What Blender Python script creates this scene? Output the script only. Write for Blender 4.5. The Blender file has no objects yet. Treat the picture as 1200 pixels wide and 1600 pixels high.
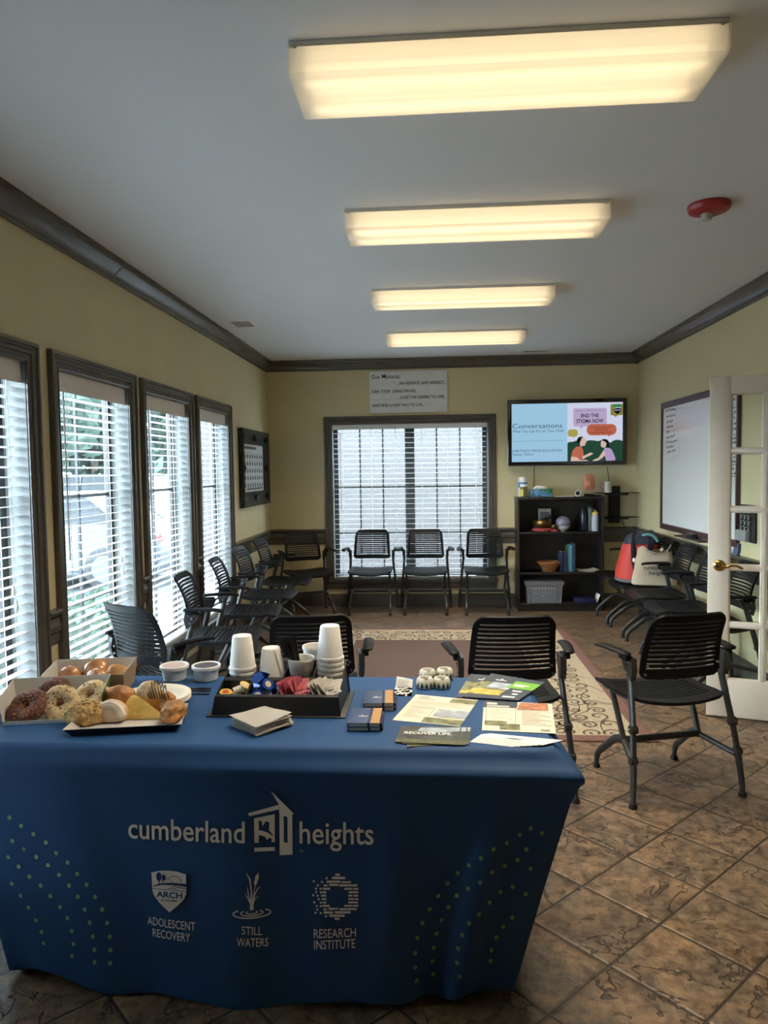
import bpy, bmesh, math, random
from mathutils import Vector, Matrix, noise
random.seed(7)
PI = math.pi
SC = bpy.context.scene
COL = SC.collection

# ------------------------------------------------------------------ camera
F_PX, YAW, PITCH, ROLL, EYE = 1127.09, 0.0679, 0.0575, -0.0139, 1.5184
def cam_axes():
    f = Vector((-math.sin(YAW), math.cos(YAW), 0)); r = Vector((math.cos(YAW), math.sin(YAW), 0)); u = Vector((0, 0, 1))
    f2 = f*math.cos(PITCH) - u*math.sin(PITCH); u2 = u*math.cos(PITCH) + f*math.sin(PITCH)
    r3 = r*math.cos(ROLL) + u2*math.sin(ROLL); u3 = u2*math.cos(ROLL) - r*math.sin(ROLL)
    return r3, u3, f2
CR, CU, CF = cam_axes()
cd = bpy.data.cameras.new('camera'); co = bpy.data.objects.new('camera', cd); COL.objects.link(co)
cd.sensor_fit = 'VERTICAL'; cd.sensor_height = 36.0; cd.lens = F_PX/1600*36; cd.clip_start = .05; cd.clip_end = 300
m = Matrix((CR, CU, -CF)).transposed().to_4x4(); m.translation = (0, 0, EYE); co.matrix_world = m
SC.camera = co
def pt(x, y, ax, val):
    """the point of the photograph's pixel on the plane  ax = val  (used to survey real surfaces)"""
    d = CF + CR*((x-600)/F_PX) - CU*((y-800)/F_PX); i = 'xyz'.index(ax); o = Vector((0, 0, EYE))
    return o + d*((val-o[i])/d[i])

# ------------------------------------------------------------------ light and exposure
SC.view_settings.view_transform = 'Standard'; SC.view_settings.look = 'None'
SC.view_settings.gamma = 1; SC.view_settings.use_curve_mapping = False
SC.view_settings.exposure = 0.32
SKY = 31.0            # overcast sky radiance
LAMP = 3.0           # fluorescent tube radiance
LAMP_W, LAMP_SPREAD = 17.0, 122   # light each fixture throws down
w = bpy.data.worlds.new('overcast_sky'); SC.world = w; w.use_nodes = True
wn = w.node_tree.nodes; wl = w.node_tree.links
bg = wn['Background']; bg.inputs['Strength'].default_value = SKY
tc = wn.new('ShaderNodeTexCoord'); sx = wn.new('ShaderNodeSeparateXYZ'); rp = wn.new('ShaderNodeValToRGB')
wl.new(tc.outputs['Generated'], sx.inputs[0]); wl.new(sx.outputs['Z'], rp.inputs[0])
rp.color_ramp.elements[0].position = 0.0; rp.color_ramp.elements[0].color = (.66, .80, .95, 1)
rp.color_ramp.elements[1].position = .8; rp.color_ramp.elements[1].color = (.72, .88, 1.0, 1)
wl.new(rp.outputs[0], bg.inputs['Color'])
try:
    SC.cycles.max_bounces = 10; SC.cycles.diffuse_bounces = 6; SC.cycles.transparent_max_bounces = 24
    SC.cycles.sample_clamp_indirect = 6
except Exception: pass

# ------------------------------------------------------------------ materials
MATS = {}
def mat(name, col, rough=.6, metal=0, spec=.5, bump=0, bscale=60, var=0, vscale=8, emit=0, coat=0, trans=0):
    """Principled material with procedural colour variation and bump"""
    if name in MATS: return MATS[name]
    M = bpy.data.materials.new(name); M.use_nodes = True; nt = M.node_tree; N = nt.nodes; L = nt.links
    b = N['Principled BSDF']; MATS[name] = M
    b.inputs['Base Color'].default_value = (*col, 1); b.inputs['Roughness'].default_value = rough
    b.inputs['Metallic'].default_value = metal; b.inputs['Specular IOR Level'].default_value = spec
    b.inputs['Coat Weight'].default_value = coat; b.inputs['Transmission Weight'].default_value = trans
    if emit:
        b.inputs['Emission Color'].default_value = (*col, 1); b.inputs['Emission Strength'].default_value = emit
    t = N.new('ShaderNodeTexCoord')
    if var:
        n = N.new('ShaderNodeTexNoise'); n.inputs['Scale'].default_value = vscale; n.inputs['Detail'].default_value = 5
        L.new(t.outputs['Object'], n.inputs['Vector'])
        r = N.new('ShaderNodeValToRGB'); L.new(n.outputs[0], r.inputs[0])
        r.color_ramp.elements[0].position = .3; r.color_ramp.elements[1].position = .7
        r.color_ramp.elements[0].color = (*[c*(1-var) for c in col], 1); r.color_ramp.elements[1].color = (*[min(1, c*(1+var)) for c in col], 1)
        L.new(r.outputs[0], b.inputs['Base Color'])
    if bump:
        n2 = N.new('ShaderNodeTexNoise'); n2.inputs['Scale'].default_value = bscale; n2.inputs['Detail'].default_value = 3
        L.new(t.outputs['Object'], n2.inputs['Vector'])
        bp = N.new('ShaderNodeBump'); bp.inputs['Strength'].default_value = bump; bp.inputs['Distance'].default_value = .01
        L.new(n2.outputs[0], bp.inputs['Height']); L.new(bp.outputs[0], b.inputs['Normal'])
    return M
def mix_glass(name, tint, gloss=.08, rough=.02):
    """thin clear sheet: mostly passes light straight through, with a fresnel reflection"""
    M = bpy.data.materials.new(name); M.use_nodes = True; nt = M.node_tree; N = nt.nodes; L = nt.links
    N.remove(N['Principled BSDF']); out = N['Material Output']
    a = N.new('ShaderNodeBsdfTransparent'); a.inputs[0].default_value = (*tint, 1)
    g = N.new('ShaderNodeBsdfGlossy'); g.inputs['Roughness'].default_value = rough
    fr = N.new('ShaderNodeFresnel'); fr.inputs[0].default_value = 1.35
    mx = N.new('ShaderNodeMixShader'); ge = N.new('ShaderNodeNewGeometry'); sb = N.new('ShaderNodeMath'); sb.operation = 'SUBTRACT'; sb.inputs[0].default_value = 1; L.new(ge.outputs['Backfacing'], sb.inputs[1])
    mu = N.new('ShaderNodeMath'); mu.operation = 'MULTIPLY'; L.new(fr.outputs[0], mu.inputs[0]); L.new(sb.outputs[0], mu.inputs[1]); L.new(mu.outputs[0], mx.inputs[0]); L.new(a.outputs[0], mx.inputs[1]); L.new(g.outputs[0], mx.inputs[2])
    L.new(mx.outputs[0], out.inputs[0]); MATS[name] = M; return M
def translucent(name, col, frac=.3, clear=0.0, rough=.5):
    M = bpy.data.materials.new(name); M.use_nodes = True; nt = M.node_tree; N = nt.nodes; L = nt.links
    b = N['Principled BSDF']; b.inputs['Base Color'].default_value = (*col, 1); b.inputs['Roughness'].default_value = rough
    out = N['Material Output']; t = N.new('ShaderNodeBsdfTranslucent'); t.inputs[0].default_value = (*col, 1)
    mx = N.new('ShaderNodeMixShader'); mx.inputs[0].default_value = frac
    L.new(b.outputs[0], mx.inputs[1]); L.new(t.outputs[0], mx.inputs[2]); last = mx
    if clear:
        tr = N.new('ShaderNodeBsdfTransparent'); m2 = N.new('ShaderNodeMixShader'); m2.inputs[0].default_value = clear
        L.new(mx.outputs[0], m2.inputs[1]); L.new(tr.outputs[0], m2.inputs[2]); last = m2
    L.new(last.outputs[0], out.inputs[0]); MATS[name] = M; return M
def emitter(name, col, s):
    M = bpy.data.materials.new(name); M.use_nodes = True; nt = M.node_tree; N = nt.nodes; L = nt.links
    N.remove(N['Principled BSDF']); e = N.new('ShaderNodeEmission'); e.inputs[0].default_value = (*col, 1); e.inputs[1].default_value = s
    L.new(e.outputs[0], N['Material Output'].inputs[0]); MATS[name] = M; return M

WALL = mat('olive_wall_paint', (.63, .54, .315), .55, spec=.35, bump=.04, bscale=220, var=.03, vscale=3)
CEIL = mat('white_ceiling_paint', (.72, .73, .74), .8, bump=.05, bscale=150)
TRIM = mat('taupe_trim_paint', (.095, .083, .064), .26, spec=.5, var=.08, vscale=14)
WHITE = mat('white_paint', (.80, .79, .76), .45)
DOORP = mat('cream_door_paint', (.80, .70, .56), .42, var=.03, vscale=9)
JAMB = mat('grey_jamb_paint', (.20, .20, .19), .5)
SASH = mat('dark_sash_paint', (.025, .022, .02), .4)
SLAT = translucent('white_blind_slat', (.86, .87, .87), .22)
VALANCE = mat('cream_valance', (.84, .78, .72), .5)
CORD = mat('white_cord', (.75, .75, .72), .7)
BLACKP = mat('black_chair_plastic', (.010, .010, .011), .42, spec=.10, bump=.02, bscale=400)
STEEL = mat('charcoal_steel', (.030, .031, .029), .36, spec=.6, metal=.2)
CHROME = mat('bolt_steel', (.35, .35, .34), .3, metal=1)
RUBBER = mat('black_rubber', (.01, .01, .01), .7)
BLACK = mat('black_ink', (.008, .008, .009), .6)
PAPER = mat('white_paper', (.82, .80, .75), .6)
GLASS = mix_glass('window_glass', (.93, .96, .96))
DGLASS = mix_glass('door_glass', (.93, .95, .93))
BRASS = mat('polished_brass', (.65, .44, .14), .18, metal=1)

def floor_material():
    M = bpy.data.materials.new('slate_look_floor_tile'); M.use_nodes = True; nt = M.node_tree; N = nt.nodes; L = nt.links
    b = N['Principled BSDF']
    def nd(t, **k):
        n = N.new(t)
        for a, v in k.items(): setattr(n, a, v)
        return n
    def math_(op, a, b_=None, v=None):
        n = nd('ShaderNodeMath', operation=op); L.new(a, n.inputs[0])
        if b_ is not None: L.new(b_, n.inputs[1])
        if v is not None: n.inputs[1].default_value = v
        return n.outputs[0]
    geo = nd('ShaderNodeNewGeometry'); mp = nd('ShaderNodeMapping', vector_type='TEXTURE')
    S = .2995
    mp.inputs['Location'].default_value = (.522, 2.158, 0); mp.inputs['Rotation'].default_value = (0, 0, math.radians(44.2)); mp.inputs['Scale'].default_value = (S, S, S)
    L.new(geo.outputs['Position'], mp.inputs[0]); sp = nd('ShaderNodeSeparateXYZ'); L.new(mp.outputs[0], sp.inputs[0])
    def edge(o):
        f = math_('FRACT', o); g = math_('SUBTRACT', f, v=.5); return math_('ABSOLUTE', g)
    e = math_('MAXIMUM', edge(sp.outputs[0]), edge(sp.outputs[1]))
    gr = nd('ShaderNodeMapRange'); gr.inputs[1].default_value = .480; gr.inputs[2].default_value = .491; L.new(e, gr.inputs[0])   # grout mask
    bev = nd('ShaderNodeMapRange'); bev.inputs[1].default_value = .455; bev.inputs[2].default_value = .49; L.new(e, bev.inputs[0])
    # per-tile random offset
    fl = nd('ShaderNodeVectorMath', operation='FLOOR'); L.new(mp.outputs[0], fl.inputs[0])
    wn_ = nd('ShaderNodeTexWhiteNoise', noise_dimensions='3D'); L.new(fl.outputs[0], wn_.inputs[0])
    off = nd('ShaderNodeVectorMath', operation='SCALE'); L.new(wn_.outputs['Color'], off.inputs[0]); off.inputs['Scale'].default_value = 7
    add = nd('ShaderNodeVectorMath', operation='ADD'); L.new(geo.outputs['Position'], add.inputs[0]); L.new(off.outputs[0], add.inputs[1])
    n1 = nd('ShaderNodeTexNoise'); n1.inputs['Scale'].default_value = 4.2; n1.inputs['Detail'].default_value = 4; n1.inputs['Roughness'].default_value = .58; n1.inputs['Distortion'].default_value = .5
    L.new(add.outputs[0], n1.inputs['Vector'])
    c = math_('ABSOLUTE', math_('SUBTRACT', n1.outputs[0], v=.5))
    crack = nd('ShaderNodeMapRange'); crack.inputs[1].default_value = .003; crack.inputs[2].default_value = .012; crack.inputs[3].default_value = 1; crack.inputs[4].default_value = 0; L.new(c, crack.inputs[0])
    n3 = nd('ShaderNodeTexNoise'); n3.inputs['Scale'].default_value = 2.4; n3.inputs['Detail'].default_value = 2; L.new(add.outputs[0], n3.inputs['Vector'])
    cm = nd('ShaderNodeMapRange'); cm.inputs[1].default_value = .38; cm.inputs[2].default_value = .47; L.new(n3.outputs[0], cm.inputs[0])
    crk = math_('MULTIPLY', crack.outputs[0], cm.outputs[0])
    n2 = nd('ShaderNodeTexNoise'); n2.inputs['Scale'].default_value = 26; n2.inputs['Detail'].default_value = 8; n2.inputs['Roughness'].default_value = .65; L.new(add.outputs[0], n2.inputs['Vector'])
    n4 = nd('ShaderNodeTexNoise'); n4.inputs['Scale'].default_value = 7; n4.inputs['Detail'].default_value = 3; L.new(add.outputs[0], n4.inputs['Vector'])
    r = nd('ShaderNodeValToRGB'); L.new(n2.outputs[0], r.inputs[0])
    r.color_ramp.elements[0].position = .36; r.color_ramp.elements[0].color = (.082, .056, .036, 1)
    r.color_ramp.elements[1].position = .64; r.color_ramp.elements[1].color = (.270, .196, .124, 1)
    r2 = nd('ShaderNodeValToRGB'); L.new(n4.outputs[0], r2.inputs[0])
    r2.color_ramp.elements[0].position = .35; r2.color_ramp.elements[0].color = (.70, .72, .78, 1); r2.color_ramp.elements[1].position = .65; r2.color_ramp.elements[1].color = (1.15, 1.02, .92, 1)
    mm = nd('ShaderNodeMix', data_type='RGBA', blend_type='MULTIPLY'); mm.inputs[0].default_value = 1; L.new(r.outputs[0], mm.inputs[6]); L.new(r2.outputs[0], mm.inputs[7])
    m1 = nd('ShaderNodeMix', data_type='RGBA'); m1.inputs[7].default_value = (.038, .027, .019, 1)
    k = math_('MULTIPLY', crk, v=.9); L.new(k, m1.inputs[0]); L.new(mm.outputs[2], m1.inputs[6])
    m2 = nd('ShaderNodeMix', data_type='RGBA'); m2.inputs[7].default_value = (.030, .023, .016, 1)
    L.new(gr.outputs[0], m2.inputs[0]); L.new(m1.outputs[2], m2.inputs[6]); L.new(m2.outputs[2], b.inputs['Base Color'])
    h = math_('SUBTRACT', math_('MULTIPLY', n2.outputs[0], v=.55), math_('MULTIPLY', crk, v=.6))
    h2 = math_('SUBTRACT', h, math_('MULTIPLY', bev.outputs[0], v=.5))
    bp = nd('ShaderNodeBump'); bp.inputs['Strength'].default_value = .7; bp.inputs['Distance'].default_value = .008
    L.new(h2, bp.inputs['Height']); L.new(bp.outputs[0], b.inputs['Normal'])
    rr = nd('ShaderNodeMapRange'); rr.inputs[3].default_value = .26; rr.inputs[4].default_value = .48; L.new(n2.outputs[0], rr.inputs[0]); L.new(rr.outputs[0], b.inputs['Roughness'])
    b.inputs['Specular IOR Level'].default_value = .5
    return M
FLOOR = floor_material()
def brick_material():
    M = bpy.data.materials.new('pale_brick'); M.use_nodes = True; nt = M.node_tree; N = nt.nodes; L = nt.links
    b = N['Principled BSDF']; g = N.new('ShaderNodeNewGeometry'); s = N.new('ShaderNodeSeparateXYZ'); c = N.new('ShaderNodeCombineXYZ')
    L.new(g.outputs['Position'], s.inputs[0]); L.new(s.outputs[0], c.inputs[0]); L.new(s.outputs[2], c.inputs[1])
    t = N.new('ShaderNodeTexBrick'); t.inputs['Scale'].default_value = 4.5; t.inputs['Color1'].default_value = (.050, .042, .042, 1); t.inputs['Color2'].default_value = (.042, .036, .037, 1)
    t.inputs['Mortar'].default_value = (.065, .059, .058, 1); L.new(c.outputs[0], t.inputs['Vector']); L.new(t.outputs[0], b.inputs['Base Color']); b.inputs['Roughness'].default_value = .9
    return M

# ------------------------------------------------------------------ mesh helpers
def _merge(bm, tmp, mi):
    for f in tmp.faces: f.material_index = mi
    me = bpy.data.meshes.new('t'); tmp.to_mesh(me); tmp.free(); n0 = len(bm.faces); bm.from_mesh(me); bpy.data.meshes.remove(me)
def box(bm, c, s, bev=0, rot=None, mi=0, seg=2):
    t = bmesh.new(); bmesh.ops.create_cube(t, size=1)
    bmesh.ops.scale(t, vec=s, verts=t.verts)
    if bev: bmesh.ops.bevel(t, geom=t.edges[:], offset=min(bev, .49*min(s)), segments=seg, affect='EDGES', profile=.5)
    if rot is not None: bmesh.ops.transform(t, matrix=rot.to_4x4() if hasattr(rot, 'to_4x4') else rot, verts=t.verts)
    bmesh.ops.translate(t, vec=c, verts=t.verts); _merge(bm, t, mi)
def b2(bm, x0, x1, y0, y1, z0, z1, bev=0, mi=0):
    box(bm, ((x0+x1)/2, (y0+y1)/2, (z0+z1)/2), (abs(x1-x0), abs(y1-y0), abs(z1-z0)), bev, None, mi)
def face(bm, pts, mi=0):
    f = bm.faces.new([bm.verts.new(p) for p in pts]); f.material_index = mi; return f
def tube(bm, pts, r, n=8, mi=0, closed=False, flat=1.0, up=None, caps=True):
    pts = [Vector(p) for p in pts]; N = len(pts); R = r if isinstance(r, (list, tuple)) else [r]*N
    rings = []; prev = None
    for i, p in enumerate(pts):
        a = pts[(i-1) % N] if (closed or i) else pts[i]; b_ = pts[(i+1) % N] if (closed or i < N-1) else pts[i]
        d = (b_-a).normalized()
        if prev is None:
            u = Vector(up) if up else (Vector((0, 0, 1)) if abs(d.z) < .9 else Vector((0, 1, 0)))
        else: u = prev
        u = (u - d*u.dot(d))
        if u.length < 1e-6: u = d.orthogonal()
        u.normalize(); v = d.cross(u); prev = u
        rings.append([bm.verts.new(p + u*(R[i]*flat*math.cos(2*PI*k/n)) + v*(R[i]*math.sin(2*PI*k/n))) for k in range(n)])
    for i in range(N if closed else N-1):
        a, b_ = rings[i], rings[(i+1) % N]
        for k in range(n):
            f = bm.faces.new((a[k], a[(k+1) % n], b_[(k+1) % n], b_[k])); f.material_index = mi
    if caps and not closed:
        bm.faces.new(rings[0][::-1]).material_index = mi; bm.faces.new(rings[-1]).material_index = mi
def smooth_path(pts, k=4):
    """Catmull-Rom through pts"""
    P = [Vector(p) for p in pts]; out = []
    for i in range(len(P)-1):
        p0 = P[max(i-1, 0)]; p1 = P[i]; p2 = P[i+1]; p3 = P[min(i+2, len(P)-1)]
        for j in range(k):
            t = j/k; out.append(.5*((2*p1)+(p2-p0)*t+(2*p0-5*p1+4*p2-p3)*t*t+(3*p1-p0-3*p2+p3)*t**3))
    out.append(P[-1]); return out
def lathe(bm, prof, c=(0, 0, 0), n=24, mi=0, M=None):
    rings = []; c = Vector(c)
    for r, z in prof:
        if r < 1e-6: rings.append([bm.verts.new((M @ Vector((0, 0, z)) if M else Vector((0, 0, z))) + c)])
        else:
            ring = []
            for k in range(n):
                p = Vector((r*math.cos(2*PI*k/n), r*math.sin(2*PI*k/n), z)); ring.append(bm.verts.new((M @ p if M else p) + c))
            rings.append(ring)
    for a, b_ in zip(rings, rings[1:]):
        for k in range(n):
            k2 = (k+1) % n
            if len(a) == 1 and len(b_) == 1: continue
            if len(a) == 1: f = bm.faces.new((a[0], b_[k], b_[k2]))
            elif len(b_) == 1: f = bm.faces.new((a[k], b_[0], a[k2]))
            else: f = bm.faces.new((a[k], b_[k], b_[k2], a[k2]))
            f.material_index = mi
def prism(bm, poly, fn, h, mi=0):
    """extrude polygon: fn(u, v, t) -> point, t = 0 .. h"""
    a = [bm.verts.new(fn(u, v, 0)) for u, v in poly]; b_ = [bm.verts.new(fn(u, v, h)) for u, v in poly]; n = len(poly)
    for i in range(n): bm.faces.new((a[i], a[(i+1) % n], b_[(i+1) % n], b_[i])).material_index = mi
    bm.faces.new(a[::-1]).material_index = mi; bm.faces.new(b_).material_index = mi
def frame_sweep(bm, O, U, V, N, u0, u1, v0, v1, prof, mi=0):
    """picture-frame moulding with mitred corners; prof = (outward, height) points"""
    loops = []
    for d, h in prof:
        loops.append([bm.verts.new(O + U*a + V*b_ + N*h) for a, b_ in ((u0-d, v0-d), (u1+d, v0-d), (u1+d, v1+d), (u0-d, v1+d))])
    for a, b_ in zip(loops, loops[1:]):
        for k in range(4): bm.faces.new((a[k], a[(k+1) % 4], b_[(k+1) % 4], b_[k])).material_index = mi
def lump(bm, c, s, amp=.15, freq=4, sub=3, mi=0, rot=0, seed=0, flatb=True):
    t = bmesh.new(); bmesh.ops.create_icosphere(t, subdivisions=sub, radius=1)
    for v in t.verts:
        p = v.co.copy(); d = noise.noise(p*freq*.5+Vector((seed*3.1, 0, 0)))*amp + noise.noise(p*freq*2+Vector((seed, 5, 0)))*amp*.4
        v.co = p*(1+d)
        if flatb and v.co.z < -.55: v.co.z = -.55
    bmesh.ops.scale(t, vec=s, verts=t.verts); bmesh.ops.rotate(t, cent=(0, 0, 0), matrix=Matrix.Rotation(rot, 3, 'Z'), verts=t.verts)
    bmesh.ops.translate(t, vec=c, verts=t.verts); _merge(bm, t, mi)
def obj(name, bm, mats, parent=None, angle=35, fix=True, smooth=True):
    me = bpy.data.meshes.new(name)
    if fix: bmesh.ops.recalc_face_normals(bm, faces=bm.faces[:])
    bm.to_mesh(me); bm.free()
    for M in (mats if isinstance(mats, (list, tuple)) else [mats]): me.materials.append(M)
    if smooth:
        me.shade_smooth(); me.set_sharp_from_angle(angle=math.radians(angle))
    o = bpy.data.objects.new(name, me); COL.objects.link(o)
    if parent: o.parent = parent
    return o
def tag(o, label, cat, group=None):
    o['label'] = label; o['category'] = cat
    if group: o['group'] = group
    return o
def thing(name, label, cat, loc=(0, 0, 0), rotz=0, group=None):
    o = bpy.data.objects.new(name, None); COL.objects.link(o); o.empty_display_size = .05
    o.location = loc; o.rotation_euler = (0, 0, rotz); return tag(o, label, cat, group)
def struct(name, bm, mats, parent=None, **k):
    o = obj(name, bm, mats, parent, **k)
    if not parent: o['kind'] = 'structure'
    return o
def dup(root, loc, rotz, label=None, group=None):
    r = root.copy(); COL.objects.link(r); r.location = loc; r.rotation_euler = (0, 0, rotz)
    if label: r['label'] = label
    if group: r['group'] = group
    for ch in list(root.children):
        c = ch.copy(); COL.objects.link(c); c.parent = r
        for g in ch.children:
            d = g.copy(); COL.objects.link(d); d.parent = c
    return r
_TX = {}
def text_geo(body, bold=0.0):
    k = (body, bold)
    if k in _TX: return _TX[k]
    cu = bpy.data.curves.new('t', 'FONT'); cu.body = body; cu.size = 1; cu.offset = bold; cu.resolution_u = 3; cu.fill_mode = 'FRONT'
    o = bpy.data.objects.new('t', cu); COL.objects.link(o)
    dg = bpy.context.evaluated_depsgraph_get(); dg.update(); me = bpy.data.meshes.new_from_object(o.evaluated_get(dg))
    vs = [v.co.copy() for v in me.vertices]; fs = [list(p.vertices) for p in me.polygons]
    COL.objects.unlink(o); bpy.data.objects.remove(o); bpy.data.curves.remove(cu); bpy.data.meshes.remove(me)
    x0 = min(v.x for v in vs); x1 = max(v.x for v in vs); y0 = min(v.y for v in vs); y1 = max(v.y for v in vs)
    _TX[k] = ([((v.x-x0)/(x1-x0), (v.y-y0)/(y1-y0)) for v in vs], fs, (x1-x0)/(y1-y0)); return _TX[k]
def text(bm, body, fn, mi, bold=0.0):
    """lettering filling the unit square, mapped by fn(u, v) -> point"""
    vs, fs, _ = text_geo(body, bold); V = [bm.verts.new(fn(u, v)) for u, v in vs]
    for f in fs:
        try: bm.faces.new([V[i] for i in f]).material_index = mi
        except ValueError: pass
def circ(cx, cy, r, n=12, ry=None):
    return [(cx+r*math.cos(2*PI*k/n), cy+(ry or r)*math.sin(2*PI*k/n)) for k in range(n)]
def strip(pts, wd):
    """2-D ribbon quads along pts with widths"""
    out = []; P = [Vector(p) for p in pts]; W = wd if isinstance(wd, (list, tuple)) else [wd]*len(P); ed = []
    for i, p in enumerate(P):
        d = (P[min(i+1, len(P)-1)]-P[max(i-1, 0)]).normalized(); n = Vector((-d.y, d.x)); ed.append((p+n*W[i]/2, p-n*W[i]/2))
    for a, b_ in zip(ed, ed[1:]): out.append([tuple(a[0]), tuple(a[1]), tuple(b_[1]), tuple(b_[0])])
    return out
# ------------------------------------------------------------------ the room
XL, XR, YB, YF, ZC = -1.838, 2.209, 8.006, -1.6, 2.74
WT = .16
X, Y, Z = Vector((1, 0, 0)), Vector((0, 1, 0)), Vector((0, 0, 1))
WINS = [(2.29, 3.265), (3.374, 4.371), (4.458, 5.430), (5.518, 6.488)]     # outer casing, left wall
CW = .088; WZ0, WZ1 = .31, 2.035
bm = bmesh.new(); b2(bm, XL-WT, 3.9, YF-WT, YB+WT, -.1, 0); struct('floor', bm, FLOOR)
bm = bmesh.new(); b2(bm, XL-WT, 3.9, YF-WT, YB+WT, ZC, ZC+.1); struct('ceiling', bm, CEIL)
bm = bmesh.new()
ADDED_WIN = [(1.19, 2.17)]      # unseen window added in the same rhythm, to bring in more daylight
ys = [YF-WT] + [v for a, b_ in ADDED_WIN+WINS for v in (a+CW, b_-CW)] + [YB+WT]
for i in range(0, len(ys), 2): b2(bm, XL-WT, XL, ys[i], ys[i+1], 0, ZC)
for a, b_ in ADDED_WIN+WINS: b2(bm, XL-WT, XL, a+CW, b_-CW, 0, WZ0); b2(bm, XL-WT, XL, a+CW, b_-CW, WZ1, ZC)
struct('wall_left', bm, WALL)
BX0, BX1, BZ0, BZ1 = -1.115, .607, .31, 2.032
bm = bmesh.new()
b2(bm, XL, BX0, YB, YB+WT, 0, ZC); b2(bm, BX1, XR, YB, YB+WT, 0, ZC); b2(bm, BX0, BX1, YB, YB+WT, 0, BZ0); b2(bm, BX0, BX1, YB, YB+WT, BZ1, ZC)
struct('wall_back', bm, WALL)
DY0, DY1, DZ = 3.04, 4.27, 2.06
bm = bmesh.new(); b2(bm, XR, XR+WT, YF-WT, DY0, 0, ZC); b2(bm, XR, XR+WT, DY1, YB+WT, 0, ZC); b2(bm, XR, XR+WT, DY0, DY1, DZ, ZC)
struct('wall_right', bm, WALL)
bm = bmesh.new(); b2(bm, XL, XR, YF-WT, YF, 0, ZC); struct('wall_front', bm, WALL)
bm = bmesh.new(); b2(bm, 3.74, 3.9, 2.2, 5.2, 0, ZC); b2(bm, XR+WT, 3.74, 2.2, 2.3, 0, ZC); b2(bm, XR+WT, 3.74, 5.1, 5.2, 0, ZC); struct('wall_hallway', bm, WALL)
# crown, chair rail and baseboard profiles  (distance from the wall, height)
CROWN = [(0, ZC-.112), (.012, ZC-.112), (.014, ZC-.098), (.022, ZC-.092), (.024, ZC-.082), (.040, ZC-.060), (.060, ZC-.040), (.070, ZC-.032), (.072, ZC-.022), (.084, ZC-.016), (.086, ZC), (0, ZC)]
RAIL = [(0, .705), (.010, .705), (.014, .722), (.012, .752), (.020, .762), (.024, .790), (.018, .806), (.014, .826), (.030, .842), (.034, .856), (.030, .868), (0, .872)]
BASE = [(0, 0), (.016, 0), (.016, .105), (.011, .122), (.008, .136), (0, .14)]
def run(name, prof, segs, mats=TRIM):
    bm = bmesh.new()
    for side, a, b_ in segs:
        L = [( (lambda t, d, h: Vector((XL+d, t, h))), (lambda t, d, h: Vector((XR-d, t, h))), (lambda t, d, h: Vector((t, YB-d, h))) )['LRB'.index(side)]][0]
        prism(bm, prof, lambda u, v, t, L=L, a=a, b_=b_: L(a if t == 0 else b_, u, v), 1)
    return struct(name, bm, mats, angle=28)
cr = run('trim_1', CROWN, [('L', YF, YB)])
bm = bmesh.new(); p = pt(186, 432, 'x', XL+.05); sy = p.y
prism(bm, [(d+.0015 if d else 0, h-.0015) for d, h in CROWN], lambda u, v, t: Vector((XL+u, sy+t, v)), .012); struct('joint_gap', bm, SASH, cr)
run('trim_2', CROWN, [('B', XL, XR)]); run('trim_3', CROWN, [('R', YF, YB)])
ls = [(YF, ADDED_WIN[0][0]), (ADDED_WIN[0][1], WINS[0][0])] + [(WINS[i][1], WINS[i+1][0]) for i in range(3)] + [(WINS[3][1], YB)]
run('trim_4', RAIL, [('L', a, b_) for a, b_ in ls]); run('trim_5', RAIL, [('B', XL, BX0-CW), ('B', BX1+CW, XR)]); run('trim_6', RAIL, [('R', DY1+.1, YB)])
run('baseboard_left', BASE, [('L', YF, YB)]); run('baseboard_back', BASE, [('B', XL, XR)]); run('baseboard_right', BASE, [('R', DY1+.1, YB), ('R', YF, DY0-.1)])
CASING = [(0, -.012), (0, .012), (.010, .016), (.014, .011), (.030, .013), (.034, .020), (.050, .022), (.056, .017), (.066, .020), (.070, .030), (.082, .030), (CW, .024), (CW, 0)]
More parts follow.
